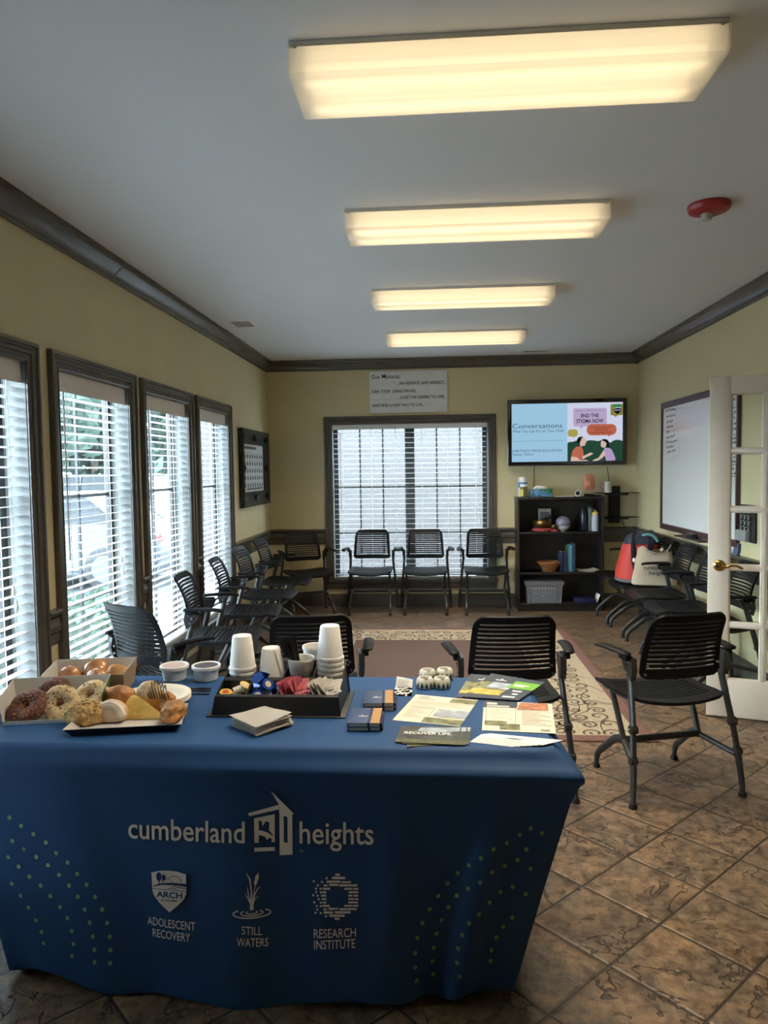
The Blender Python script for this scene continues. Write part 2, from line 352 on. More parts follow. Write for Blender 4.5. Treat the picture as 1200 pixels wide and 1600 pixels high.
def window(n, O, U, V, N, u0, u1, v0, v1, depth, cols, rows, double=False):
    """cased window: casing on the wall, grey jamb, dark sash with bars, glass"""
    bm = bmesh.new(); frame_sweep(bm, O, U, V, N, u0, u1, v0, v1, CASING)
    root = struct(f'window_{n}', bm, TRIM, angle=25)
    bm = bmesh.new(); frame_sweep(bm, O, U, V, N, u0, u1, v0, v1, [(0, .004), (-.004, .004), (-.004, -depth), (0, -depth)]); struct('jamb', bm, JAMB, root)
    bm = bmesh.new(); halves = [(u0, u1)] if not double else [(u0, (u0+u1)/2-.001), ((u0+u1)/2+.001, u1)]
    gl = bmesh.new()
    for a, b_ in halves:
        frame_sweep(bm, O, U, V, N, a+.052, b_-.052, v0+.05, v1-.05, [(.055, -depth+.03), (0, -depth+.03), (0, -depth+.005), (.055, -depth+.005)])
        for c in cols:
            u = a+.05+(b_-a-.1)*c; q = [O+U*(u+s*.008)+V*vv+N*(-depth+.022) for s, vv in ((-1, v0+.05), (1, v0+.05), (1, v1-.05), (-1, v1-.05))]
            prism(bm, [(0, 0), (1, 0), (1, 1), (0, 1)], lambda s, t_, h, u=u: O+U*(u+(s-.5)*.016)+V*(v0+.05+(v1-v0-.1)*t_)+N*(-depth+.010+h), .014)
        for r_ in rows:
            prism(bm, [(0, 0), (1, 0), (1, 1), (0, 1)], lambda s, t_, h, r_=r_, a=a, b_=b_: O+U*(a+.05+(b_-a-.1)*s)+V*(v0+.05+(v1-v0-.1)*r_+(t_-.5)*.018)+N*(-depth+.010+h), .014)
        prism(gl, [(a+.05, v0+.05), (b_-.05, v0+.05), (b_-.05, v1-.05), (a+.05, v1-.05)], lambda s, t_, h: O+U*s+V*t_+N*(-depth+.014+h), .004)
    sash = struct('sash', bm, SASH, root); struct('pane', gl, GLASS, sash)
    bm = bmesh.new()
    prism(bm, [(u0-CW-.02, v0-.03), (u1+CW+.02, v0-.03), (u1+CW+.02, v0-.004), (u0-CW-.02, v0-.004)], lambda s, t_, h: O+U*s+V*t_+N*(h-.01), .062)
    prism(bm, [(u0-CW, v0-.115), (u1+CW, v0-.115), (u1+CW, v0-.032), (u0-CW, v0-.032)], lambda s, t_, h: O+U*s+V*t_+N*h, .018)
    struct('sill', bm, TRIM, root); return root
OL = Vector((XL, 0, 0))
for i, (a, b_) in enumerate(WINS): window(i+1, OL, Y, Z, X, a+CW, b_-CW, WZ0, WZ1, .14, (.5,), (.28, .64))
for i, (a, b_) in enumerate(ADDED_WIN): window(i+6, OL, Y, Z, X, a+CW, b_-CW, WZ0, WZ1, .14, (.5,), (.28, .64))  # the added out-of-frame window, there for its daylight
OB = Vector((0, YB, 0)); window(5, OB, X, Z, -Y, BX0, BX1, BZ0, BZ1, .14, (.33, .67), (.28, .60), True)

def blind(label, O, U, V, N, u0, u1, v0, v1, pitch, tilt, cords, wand_u, pull_u, valmat, vh):
    mid = (u0+u1)/2; base = O+U*mid+V*v0+N*(-.06)
    r = thing('window_blind', label, 'blind', base, 0, 'white slatted blinds in the windows')
    def W(u, v, n): return O+U*u+V*v+N*n-base
    bm = bmesh.new(); prism(bm, [(-.012, v1-vh), (-.012, v1-.004), (-.022, v1-.004), (-.022, v1-vh+.006)], lambda a, b_, t: W(u0+.004 if t == 0 else u1-.004, b_, a), 1)
    prism(bm, [(-.024, v1-.05), (-.024, v1-.004), (-.07, v1-.004), (-.07, v1-.05)], lambda a, b_, t: W(u0+.006 if t == 0 else u1-.006, b_, a), 1); obj('valance', bm, valmat, r)
    bm = bmesh.new(); v = v0+.045; hw = .0245; k = 0
    while v < v1-vh+.02:
        tl = tilt+random.uniform(-.03, .03); cs, sn = math.cos(tl), math.sin(tl); prof = []
        for s in (-1, -.5, 0, .5, 1): prof.append((s*hw, .0028*(1-s*s)))
        prof += [(s*hw, .0028*(1-s*s)-.0016) for s in (1, .5, 0, -.5, -1)]
        poly = [(-.047+a*cs-b_*sn, v+a*sn+b_*cs) for a, b_ in prof]
        prism(bm, poly, lambda a, b_, t: W(u0+.010 if t == 0 else u1-.010, b_, a), 1); v += pitch; k += 1
    obj('slats', bm, SLAT, r, angle=50)
    bm = bmesh.new(); prism(bm, [(-.072, v0+.006), (-.022, v0+.006), (-.022, v0+.022), (-.072, v0+.022)], lambda a, b_, t: W(u0+.010 if t == 0 else u1-.010, b_, a), 1); obj('bottom_rail', bm, CORD, r)
    for c in cords:
        u = u0+(u1-u0)*c
        for n in (-.0205, -.0735): bm = bmesh.new(); tube(bm, [W(u, v0+.02, n), W(u, v1-.05, n)], .0016, 5); obj('ladder_cord', bm, CORD, r)
    bm = bmesh.new(); tube(bm, [W(wand_u, v1-.09, -.008), W(wand_u, v1-.62, -.006), W(wand_u+.003, v1-.95, -.006)], .004, 6); obj('tilt_wand', bm, CORD, r)
    for d in (0, .018):
        bm = bmesh.new(); tube(bm, [W(pull_u+d, v1-.06, -.014), W(pull_u+d, v1-1.0-d*4, -.010)], .0014, 5)
        q = W(pull_u+d, v1-1.045-d*4, -.010); lathe(bm, [(0, .05), (.004, .048), (.009, .012), (.008, 0), (0, 0)], q, 8)
        obj('pull_cord', bm, CORD, r)
    return r
where = ['white slatted blind in the window at the far left edge of the frame', 'white slatted blind in the second left-hand window, nearest the food boxes', 'white slatted blind in the third left-hand window, behind the row of chairs', 'white slatted blind in the narrow last left-hand window, next to the framed poster']
for i, (a, b_) in enumerate(WINS): blind(where[i], OL, Y, Z, X, a+CW+.006, b_-CW-.006, WZ0, WZ1, .0445, .10, (.14, .86), a+CW+.07, b_-CW-.14, VALANCE, .10)
nb = blind('white slatted blind on the added window outside the frame, tilted to dim its daylight', OL, Y, Z, X, ADDED_WIN[0][0]+CW+.006, ADDED_WIN[0][1]-CW-.006, WZ0, WZ1, .0445, .75, (.14, .86), ADDED_WIN[0][0]+CW+.07, ADDED_WIN[0][1]-CW-.14, VALANCE, .10)  # added unseen blind, slats tilted steeply to hold back the extra daylight
for k_ in ('label', 'category', 'group'): del nb[k_]
nb['kind'] = 'structure'
blind('wide white slatted blind filling the back window under the message sign', OB, X, Z, -Y, BX0+.006, BX1-.006, BZ0, BZ1, .0565, .10, (.06, .25, .41, .58, .75, .93), BX0+.09, BX1-.10, WHITE, .05)

# French door leaf standing open from the right wall
DW = .60; dd = (Vector((1.648, 4.439, 0))-Vector((XR, DY1-.02, 0))).normalized(); hinge = Vector((1.648, 4.439, 0))-dd*DW
ang = math.atan2(-dd.y, -dd.x)      # local +x runs from latch edge to hinge
def D(u, v, n): return Vector((u, n, v))
bm = bmesh.new(); DT = .036; DH = 2.045
rowsz = [.24, .57, .915, 1.26, 1.605, 1.94]; cols = [.115, .300, .485]
b2(bm, 0, cols[0], -DT/2, DT/2, .012, DH, .003); b2(bm, cols[-1], DW, -DT/2, DT/2, .012, DH, .003)
b2(bm, cols[0]-.001, cols[-1]+.001, -DT/2+.001, DT/2-.001, .012, rowsz[0], .002); b2(bm, cols[0]-.001, cols[-1]+.001, -DT/2+.001, DT/2-.001, rowsz[-1], DH, .002)
b2(bm, cols[1]-.012, cols[1]+.012, -DT/2+.004, DT/2-.004, rowsz[0], rowsz[-1], .004)
for zz in rowsz[1:-1]: b2(bm, cols[0], cols[-1], -DT/2+.004, DT/2-.004, zz-.012, zz+.012, .004)
for i in range(2):
    for j in range(5):
        for sgn in (-1, 1):
            frame_sweep(bm, Vector((0, 0, 0)), X, Z, Vector((0, sgn, 0)), cols[i]+(.012 if i else 0)+.009, cols[i+1]-(.012 if i == 0 else 0)-.009, rowsz[j]+.009+(.012 if j else 0), rowsz[j+1]-.009-(.012 if j < 4 else 0), [(.009, DT/2-.004), (.004, DT/2-.006), (.002, DT/2-.011), (0, .004)])
door = struct('door_1', bm, DOORP); door.location = (1.648, 4.439, 0); door.rotation_euler = (0, 0, ang)
for i in range(2):
    for j in range(5):
        gl = bmesh.new(); b2(gl, cols[i]-.004, cols[i+1]+.004, -.002, .002, rowsz[j]-.004, rowsz[j+1]+.004); struct('pane', gl, DGLASS, door)
bm = bmesh.new(); R90 = Matrix.Rotation(PI/2, 3, 'X')
hz = .925; hx = .062
for s in (1, -1):
    MM = Matrix.Rotation(PI/2*s, 3, 'X')
    lathe(bm, [(0, DT/2+.012), (.012, DT/2+.014), (.030, DT/2+.010), (.034, DT/2+.006), (.034, DT/2)], (hx, 0, hz), 24, 0, MM)
    lathe(bm, [(.011, DT/2+.01), (.010, DT/2+.045), (.012, DT/2+.052), (0, DT/2+.056)], (hx, 0, hz), 16, 0, MM)
    yy = -s*(DT/2+.046)
    tube(bm, smooth_path([(hx, yy, hz), (hx+.03, yy, hz-.004), (hx+.06, yy, hz+.006), (hx+.09, yy, hz+.006), (hx+.115, yy, hz-.006), (hx+.12, yy, hz-.014)], 4), [.008]*8+[.0075]*8+[.007]*5, 10)
struct('lever_handle', bm, BRASS, door)
for zz in (.25, 1.05, 1.82): bm = bmesh.new(); lathe(bm, [(0, 0), (.008, 0), (.008, .09), (0, .09)], (DW+.004, .02, zz), 10); struct('hinge', bm, BRASS, door)
bm = bmesh.new(); frame_sweep(bm, Vector((XR, 0, 0)), Y, Z, -X, DY0, DY1, -.2, DZ, CASING); 
for v in bm.verts:
    if v.co.z < 0: v.co.z = .0
struct('trim_7', bm, TRIM, angle=25)
bm = bmesh.new()
b2(bm, XR, XR+WT, DY0, DY0+.008, 0, DZ); b2(bm, XR, XR+WT, DY1-.008, DY1, 0, DZ); b2(bm, XR, XR+WT, DY0, DY1, DZ-.008, DZ); struct('trim_8', bm, TRIM)

# ceiling lights
LENS = translucent('prismatic_acrylic_lens', (.93, .90, .84), .75, .05, .25)
TUBE = emitter('fluorescent_tube_glow', (1.0, .80, .50), LAMP)
LX0 = -.398
def ceiling_light(y, label):
    r = thing('ceiling_light', label, 'ceiling light', (LX0+.61, y+.142, ZC), 0, 'long fluorescent ceiling lights')
    bm = bmesh.new(); b2(bm, -.61, .61, -.142, .142, -.018, 0, .002); b2(bm, -.60, .60, -.03, .03, -.034, -.017, .006); obj('housing', bm, WHITE, r)
    bm = bmesh.new(); pr = [(-.142, -.012), (-.145, -.074), (-.138, -.086), (-.125, -.090), (.125, -.090), (.138, -.086), (.145, -.074), (.142, -.012)]
    vs = [[bm.verts.new((x, a, b_)) for a, b_ in pr] for x in (-.606, .606)]
    for i in range(len(pr)-1): bm.faces.new((vs[0][i], vs[0][i+1], vs[1][i+1], vs[1][i]))
    lens = obj('lens', bm, LENS, r)
    for s in (-1, 1):
        bm = bmesh.new(); prism(bm, [(-.145, -.012)]+pr[1:-1]+[(.145, -.012)], lambda a, b_, t, s=s: Vector((s*(.606+t), a, b_)), .006)
        obj('end_cap', bm, LENS, r)
        for a in (-.138, .138): bm = bmesh.new(); lathe(bm, [(0, .004), (.006, .003), (.006, 0)], (s*.59, a, -.018), 8, 0, Matrix.Rotation(PI, 3, 'X')); obj('screw', bm, CHROME, r)
    for a in (-.075, .075):
        bm = bmesh.new(); tube(bm, [(-.57, a, -.048), (.57, a, -.048)], .016, 12); obj('tube', bm, TUBE, r)
        for s in (-1, 1): bm = bmesh.new(); b2(bm, s*.572, s*.60, a-.02, a+.02, -.066, -.017, .003); obj('lamp_holder', bm, WHITE, r)
    ld = bpy.data.lights.new('fluorescent_light', 'AREA'); ld.shape = 'RECTANGLE'; ld.size = 1.16; ld.size_y = .26; ld.energy = LAMP_W; ld.color = (1.0, .86, .66); ld.spread = math.radians(LAMP_SPREAD)
    lo = bpy.data.objects.new('fluorescent_light', ld); COL.objects.link(lo); lo.parent = r; lo.location = (0, 0, -.096)
    return r
for y, lb in ((2.100, 'fluorescent ceiling light nearest the camera, large at the top of the frame'), (3.425, 'second fluorescent ceiling light, level with the red smoke detector'), (4.913, 'third fluorescent ceiling light from the front'), (6.443, 'farthest fluorescent ceiling light, nearest the back wall')): ceiling_light(y, lb)
RED = mat('red_plastic', (.30, .012, .012), .35); CLEARP = mat('clear_dome', (.50, .47, .45), .10)
r = thing('smoke_detector', 'round red alarm with clear strobe dome on the ceiling at the right', 'alarm', (1.305, 3.553, ZC))
bm = bmesh.new(); lathe(bm, [(0, 0), (.095, 0), (.097, -.012), (.088, -.030), (.05, -.044), (0, -.046)], n=36); obj('base', bm, RED, r)
bm = bmesh.new(); lathe(bm, [(.027, -.044), (.027, -.057), (.020, -.071), (0, -.077)], (-.012, -.004, 0), 20); obj('strobe_dome', bm, CLEARP, r)
GREY = mat('grey_metal', (.30, .30, .30), .4)
r = thing('ceiling_vent', 'white square return vent on the ceiling at the left', 'vent', (-1.545, 5.92, ZC), 0, 'ceiling air vents')
bm = bmesh.new(); frame_sweep(bm, Vector((0, 0, 0)), X, Y, -Z, -.075, .075, -.11, .11, [(0, -.001), (0, .006), (.03, .004), (.04, 0)]); obj('frame', bm, WHITE, r)
bm = bmesh.new()
for k in range(9): box(bm, (0, -.1+k*.025, -.004), (.15, .012, .002), 0, Matrix.Rotation(.5, 3, 'X'))
obj('louvre', bm, WHITE, r)
r = thing('ceiling_vent', 'slim white slotted vent on the ceiling near the back wall, above the television', 'vent', (1.085, 7.70, ZC), 0, 'ceiling air vents')
bm = bmesh.new(); frame_sweep(bm, Vector((0, 0, 0)), X, Y, -Z, -.13, .13, -.05, .05, [(0, -.001), (0, .006), (.02, .004), (.025, 0)]); obj('frame', bm, WHITE, r)
bm = bmesh.new(); b2(bm, -.13, .13, -.05, .05, -.0015, -.0005, 0, 1)
for k in range(12): box(bm, (-.12+k*.0218, 0, -.004), (.006, .1, .004))
obj('louvre', bm, [WHITE, BLACK], r)

# outdoors seen through the blinds
ASPH = mat('asphalt', (.022, .026, .030), .9, var=.15, vscale=2); CONC = mat('pale_concrete', (.10, .105, .108), .9, var=.08, vscale=3)
bm = bmesh.new(); b2(bm, -80, XL-WT-1.5, -30, 110, -.32, -.22); struct('ground_outside', bm, ASPH)
bm = bmesh.new(); b2(bm, XL-WT-1.5, XL-WT, -8, 60, -.30, -.12); b2(bm, XL-WT, 8, YB+WT, 30, -.30, -.12); struct('path_outside', bm, CONC)
bm = bmesh.new(); b2(bm, -3.5, 5.5, 10.6, 10.9, -.3, 2.75); struct('wall_outside', bm, brick_material())
LEAF = translucent('green_leaf', (.048, .075, .055), .5); BARK = mat('bark', (.08, .06, .045), .9)
def foliage(bm, n, rad, size, c=(0, 0, 0)):
    for _ in range(n):
        d = Vector((random.gauss(0, 1), random.gauss(0, 1), random.gauss(0, 1))).normalized()*(random.random()**.4)
        p = Vector(c)+Vector((d.x*rad[0], d.y*rad[1], d.z*rad[2])); a = Vector((random.gauss(0, 1), random.gauss(0, 1), random.gauss(0, 1))).normalized(); b_ = a.orthogonal().normalized(); s = size*random.uniform(.6, 1.3)
        face(bm, [p-a*s, p+b_*s*.45, p+a*s, p-b_*s*.45])
def bush(loc, label, sc):
    r = thing('shrub', label, 'shrub', loc, 0, 'shrubs outside the windows')
    bm = bmesh.new(); foliage(bm, 900, (.42*sc, .5*sc, .36*sc), .05, (0, 0, .40*sc)); obj('foliage', bm, LEAF, r, fix=False)
    bm = bmesh.new()
    for k in range(5): tube(bm, [(0, 0, 0), (.12*math.cos(k*1.3), .12*math.sin(k*1.3), .22), (.25*math.cos(k*1.3), .25*math.sin(k*1.3), .45*sc)], [.012, .009, .004], 5)
    obj('stem', bm, BARK, r); return r
bush((-2.75, 4.75, -.14), 'low green shrub outside the second left-hand window', 1.15); bush((-2.8, 6.0, -.14), 'low green shrub outside, between the second and third left-hand windows', .9)
def tree(loc, h, rad, label):
    r = thing('tree', label, 'tree', loc, 0, 'trees across the car park')
    bm = bmesh.new(); tube(bm, [(0, 0, 0), (.05, 0, h*.3), (-.05, .05, h*.6)], [.22, .17, .10], 8); obj('trunk', bm, BARK, r)
    bm = bmesh.new()
    for k in range(9): foliage(bm, 420, (rad*.55, rad*.55, h*.20), .42, (random.uniform(-.5, .5)*rad, random.uniform(-.5, .5)*rad, h*(.20+.075*k)))
    obj('crown', bm, LEAF, r, fix=False)
for x, y, h, rd, lb in ((-13, 13, 8, 4.2, 'leafy tree seen through the leftmost window'), (-15, 21, 11, 5.5, 'leafy tree behind the parked cars in the second left-hand window'), (-14, 29, 11, 5.5, 'leafy tree seen through the top of the third left-hand window'), (-13, 39, 12, 6, 'tall leafy tree far off in the last left-hand window'), (-13, 52, 13, 7, 'farthest leafy tree down the car park'), (-24, 34, 14, 8, 'large tree behind the others, second row of the car park'), (-24, 20, 14, 8, 'broad tree of the second row, far from the windows')): tree((x, y, -.22), h, rd, lb)
CARGL = mat('car_window', (.006, .008, .010), .3, spec=.2); TYRE = mat('tyre', (.012, .012, .012), .8); ALLOY = mat('alloy', (.05, .05, .055), .5, metal=0); TAIL = mat('red_lamp', (.45, .02, .02), .3)
def car(loc, rz, paint, label, suv):
    r = thing('car', label, 'car', loc, rz, 'cars parked outside'); h = 1.72 if suv else 1.44; L = 4.6
    low = [(-2.3, .45), (-2.28, .78), (-2.1, .93), (-1.55, 1.0), (1.1, .98), (1.95, .86), (2.25, .70), (2.3, .45), (2.2, .25), (-2.2, .25)]
    bm = bmesh.new(); prism(bm, low, lambda u, v, t: Vector((u, (t-.5)*1.76, v)), 1); bmesh.ops.bevel(bm, geom=bm.edges[:], offset=.06, segments=3, affect='EDGES'); obj('body', bm, paint, r)
    cab = [(-1.9 if suv else -1.75, .96), (-1.75 if suv else -1.2, h-.06), (-1.5 if suv else -.9, h), (.25, h), (.55, h-.05), (1.2, .95)]
    bm = bmesh.new()
    def cf(u, v, t): return Vector((u, (t-.5)*(1.62-.32*(v-.95)/(h-.95)), v))
    prism(bm, cab, cf, 1); bmesh.ops.bevel(bm, geom=bm.edges[:], offset=.04, segments=2, affect='EDGES'); obj('cabin', bm, CARGL, r)
    bm = bmesh.new(); prism(bm, [(-1.62 if suv else -1.05, h-.015), (.35, h-.015), (.25, h+.025), (-1.5 if suv else -.9, h+.025)], lambda u, v, t: Vector((u, (t-.5)*1.28, v)), 1)
    for s in (-1, 1):
        for u0, v0, u1, v1 in ((1.2, .95, .5, h-.02), (-.25, .97, -.3, h-.02), (-1.75, .97, -1.1 if not suv else -1.6, h-.02)): tube(bm, [(u0, s*.815, v0), (u1, s*.66, v1)], .04, 6)
    obj('roof', bm, paint, r)
    for s in (-1, 1):
        for u in (-1.45, 1.4):
            bm = bmesh.new(); MM = Matrix.Rotation(PI/2, 3, 'X'); lathe(bm, [(0, -.1), (.27, -.1), (.33, -.08), (.33, .08), (.27, .1), (0, .1)], (u, s*.80, .33), 20, 0, MM); wh = obj('wheel', bm, TYRE, r)
            bm = bmesh.new(); lathe(bm, [(0, .11), (.20, .108), (.22, .09), (.22, -.09), (.20, -.108), (0, -.11)], (u, s*.80, .33), 16, 0, MM); obj('hubcap', bm, ALLOY, wh)
        bm = bmesh.new(); box(bm, (-2.22, s*.68, .80), (.12, .30, .16), .03); obj('tail_lamp', bm, TAIL, r)
        bm = bmesh.new(); box(bm, (2.16, s*.66, .70), (.16, .32, .13), .03); obj('headlamp', bm, CLEARP, r)
        bm = bmesh.new(); box(bm, (.95, s*.95, 1.02), (.10, .16, .12), .03); obj('wing_mirror', bm, paint, r)
pS = mat('silver_car_paint', (.055, .062, .075), .5); pD = mat('dark_car_paint', (.010, .012, .016), .4); pB = mat('blue_grey_car_paint', (.022, .032, .05), .5)
car((-6.3, 11.2, -.22), PI, pS, 'silver car parked outside the second left-hand window', False)
car((-7.6, 15.2, -.22), PI, pD, 'dark sport utility car parked behind the silver car', True)
car((-6.6, 19.2, -.22), PI, pB, 'blue-grey car parked outside the third left-hand window', False)
car((-6.4, 24.0, -.22), PI, pD, 'dark saloon car parked outside the last left-hand window', False)
# ------------------------------------------------------------------ rug
RUGB = mat('maroon_brown_pile', (.105, .062, .048), .95, bump=.5, bscale=260, var=.35, vscale=120); RUGC = mat('beige_pile', (.40, .33, .225), .95, bump=.4, bscale=260, var=.18, vscale=90); RUGR = mat('dusty_rose_pile', (.17, .085, .068), .95, bump=.5, bscale=260, var=.3, vscale=100); RUGD = mat('dark_scroll_pile', (.085, .06, .042), .95)
RX0, RX1, RY0, RY1 = -1.20, 1.228, 3.985, 6.85
rug = bmesh.new()
def ring(o, i, z, mi):
    a = [rug.verts.new(p) for p in ((RX0+o, RY0+o, z), (RX1-o, RY0+o, z), (RX1-o, RY1-o, z), (RX0+o, RY1-o, z))]; b_ = [rug.verts.new(p) for p in ((RX0+i, RY0+i, z), (RX1-i, RY0+i, z), (RX1-i, RY1-i, z), (RX0+i, RY1-i, z))]
    for k in range(4): rug.faces.new((a[k], a[(k+1) % 4], b_[(k+1) % 4], b_[k])).material_index = mi
b2(rug, RX0, RX1, RY0, RY1, .0005, .0075, .002, 2)
ring(.02, .085, .0078, 2); ring(.085, .50, .0078, 1); ring(.50, .515, .0079, 3)
face(rug, [(RX0+.51, RY0+.51, .0078), (RX1-.51, RY0+.51, .0078), (RX1-.51, RY1-.51, .0078), (RX0+.51, RY1-.51, .0078)], 0)
def scroll(cx, cy, a0, sg, R, turns=1.6, tail=.16):
    pts = []
    for k in range(26):
        t = k/25; r = R*(.12+.88*t); a = a0+sg*turns*2*PI*t; pts.append((cx+r*math.cos(a), cy+r*math.sin(a)))
    d = Vector(pts[-1])-Vector(pts[-2]); d.normalize(); n = Vector((-d.y, d.x))*-sg
    for k in range(1, 9):
        t = k/8; q = Vector(pts[25])+d*tail*t+n*tail*.6*t*t; pts.append((q.x, q.y))
    for q in strip(pts, [.007+.009*math.sin(PI*min(1, k/30)) for k in range(len(pts))]):
        if all(RX0+.09 < p[0] < RX1-.09 and RY0+.09 < p[1] < RY1-.09 and not (RX0+.5 < p[0] < RX1-.5 and RY0+.5 < p[1] < RY1-.5) for p in q):
            face(rug, [(p[0], p[1], .0083) for p in q], 3)
rnd = random.Random(3)
def band(x0, x1, y0, y1):
    y = y0
    while y < y1:
        x = x0; 
        while x < x1:
            scroll(x+rnd.uniform(-.02, .02), y+rnd.uniform(-.02, .02), rnd.uniform(0, 6.28), rnd.choice((-1, 1)), rnd.uniform(.042, .068), rnd.uniform(1.0, 1.6), rnd.uniform(.12, .24)); x += .118
        y += .130
band(RX1-.46, RX1-.12, RY0+.13, RY1-.12); band(RX0+.12, RX0+.48, RY0+.13, RY1-.12); band(RX0+.5, RX1-.5, RY0+.13, RY0+.47); band(RX0+.5, RX1-.5, RY1-.46, RY1-.12)
tag(obj('area_rug', rug, [RUGB, RUGC, RUGR, RUGD], fix=False), 'brown rug with beige scroll border on the tiled floor', 'rug')

# ------------------------------------------------------------------ chairs
def slat_panel(rows, uofs, nu, thick, curve, mi=0):
    """slotted shell: rows = (v, half width, slot above?) ; uofs margin of solid rim; curve(x, v) -> point"""
    bm = bmesh.new(); G = []
    for v, hw, s in rows:
        inner = hw-uofs; us = [-hw, -hw+uofs*.5] + [-inner+2*inner*k/nu for k in range(nu+1)] + [hw-uofs*.5, hw]
        G.append([bm.verts.new(curve(u, v)) for u in us])
    n = len(G[0]); fs = []
    for i in range(len(G)-1):
        for k in range(n-1):
            if rows[i][2] and 2 <= k < n-3: continue
            fs.append(bm.faces.new((G[i][k], G[i][k+1], G[i+1][k+1], G[i+1][k])))
    bmesh.ops.recalc_face_normals(bm, faces=bm.faces[:])
    bmesh.ops.solidify(bm, geom=bm.faces[:], thickness=thick)
    return bm
def back_bm():
    z0, z1 = .555, .868; rows = [(z0, .165, False), (z0+.012, .192, False), (z0+.030, .200, False)]
    v = z0+.046; k = 0
    while k < 11:
        def hw(q):
            d = z1-q; r = .06; e = r-math.sqrt(max(0, r*r-(r-d)**2)) if d < r else 0
            return .202-.020*((q-z0)/(z1-z0))-e*.9
        rows.append((v, hw(v), True)); rows.append((v+.0085, hw(v+.0085), False)); v += .0222; k += 1
    for q in (z1-.030, z1-.016, z1-.006, z1-.001): rows.append((q, hw(q), False))
    def curve(u, v):
        t = (v-z0)/(z1-z0); return Vector((u, -.135-.055*t-.035*t*t*t*(1 if t > .5 else 1)-.030*(1-(u/.2)**2)+.012*math.sin(PI*t), v))
    return slat_panel(rows, .026, 12, .012, curve)
def seat_bm():
    y0, y1 = -.175, .262; rows = [(y0, .175, False), (y0+.012, .206, False), (y0+.045, .222, False)]
    y = y0+.085
    for k in range(10): rows += [(y, .228, True), (y+.0085, .228, False)]; y += .0265
    rows += [(y1-.062, .228, False), (y1-.03, .222, False), (y1-.010, .205, False), (y1, .175, False)]
    def curve(u, v):
        t = (v-y0)/(y1-y0); z = .452+.010*(abs(u)/.22)**2*2-.012*math.sin(PI*t)
        if v > y1-.09: z -= .9*(v-y1+.09)**2/.09*.25
        return Vector((u, v-.03*(1-t)**2*(1-(u/.22)**2), z))
    return slat_panel(rows, .036, 10, .014, curve)
def make_chair(label, group=None):
    t = thing('nesting_chair', label, 'chair', (0, 0, 0), 0, group)
    bm = seat_bm(); obj('seat', bm, BLACKP, t, angle=40)
    bm = back_bm(); obj('backrest', bm, BLACKP, t, angle=40)
    for s in (-1, 1):
        bm = bmesh.new()                     # rear leg with the upright that carries back and arm
        tube(bm, smooth_path([(s*.240, -.105, .625), (s*.232, -.118, .57), (s*.240, -.150, .45), (s*.250, -.180, .335)], 4), [.020]*4+[.019]*4+[.018]*5, 10, flat=.72, up=(1, 0, 0))
        tube(bm, smooth_path([(s*.250, -.178, .345), (s*.258, -.196, .25), (s*.262, -.203, .205)], 3), [.014]*7, 8)
        tube(bm, smooth_path([(s*.262, -.200, .212), (s*.266, -.212, .15), (s*.272, -.222, .07), (s*.275, -.225, .006)], 3), [.0185, .0185, .018, .017, .0165, .016, .0155, .015, .014, .0135], 10, flat=.8, up=(1, 0, 0))
        for p, q in (((.250, -.180, .338), .021), ((.263, -.203, .205), .019)): lathe(bm, [(0, -.017), (q, -.015), (q, .015), (0, .017)], (s*p[0], p[1], p[2]), 14, 0, Matrix.Rotation(PI/2, 3, 'Y'))
        prism(bm, [(-.15, .55), (-.085, .60), (-.06, .655), (-.155, .655), (-.165, .60)], lambda a, b_, h, s=s: Vector((s*(.222+h), a, b_)), .026)
        leg = obj('leg', bm, STEEL, t)
        bm = bmesh.new(); lathe(bm, [(0, 0), (.018, 0), (.019, .006), (.015, .020), (0, .020)], (s*.275, -.225, 0), 12); obj('foot_glide', bm, RUBBER, leg)
        for p in ((.249, -.135, .635), (.250, -.125, .585), (.270, -.18, .338)): bm = bmesh.new(); lathe(bm, [(0, .004), (.006, .003), (.007, 0)], (s*p[0], p[1], p[2]), 8, 0, Matrix.Rotation(s*PI/2, 3, 'Y')); obj('bolt', bm, CHROME, leg)
        for p in ((.178, -.178, .62), (.185, -.172, .58)): bm = bmesh.new(); lathe(bm, [(0, .012), (.005, .011), (.006, 0)], (s*p[0], p[1]+.010, p[2]), 8, 0, Matrix.Rotation(PI/2, 3, 'X')); obj('bolt', bm, CHROME, t)
        bm = bmesh.new()                     # front leg
        tube(bm, smooth_path([(s*.197, -.005, .222), (s*.204, .06, .205), (s*.212, .15, .135), (s*.2165, .205, .085), (s*.218, .222, .05), (s*.218, .225, .006)], 4), [.021]*5+[.019]*6+[.017]*5+[.015]*5, 10, flat=.8, up=(1, 0, 0))
        leg = obj('leg', bm, STEEL, t)
        bm = bmesh.new(); lathe(bm, [(0, 0), (.018, 0), (.019, .006), (.015, .020), (0, .020)], (s*.218, .225, 0), 12); obj('foot_glide', bm, RUBBER, leg)
        bm = bmesh.new(); tube(bm, smooth_path([(s*.197, -.005, .222), (s*.2, .03, .30), (s*.203, .085, .41), (s*.204, .10, .444)], 3), .0165, 8, flat=.8, up=(1, 0, 0)); obj('seat_support', bm, STEEL, t)
        bm = bmesh.new(); tube(bm, [(s*.197, -.005, .222), (s*.258, -.198, .19)], .016, 8, flat=.8); obj('side_rail', bm, STEEL, t)
        bm = bmesh.new()
        tube(bm, smooth_path([(s*.262, -.160, .672), (s*.268, -.12, .676), (s*.278, -.04, .678), (s*.284, .05, .674), (s*.285, .085, .664)], 4), [.012, .021]+[.026]*4+[.027]*6+[.025]*3+[.019, .008], 10, flat=.42, up=(0, 0, 1))
        box(bm, (s*.252, -.115, .652), (.034, .075, .022), .005)
        obj('armrest', bm, BLACKP, t)
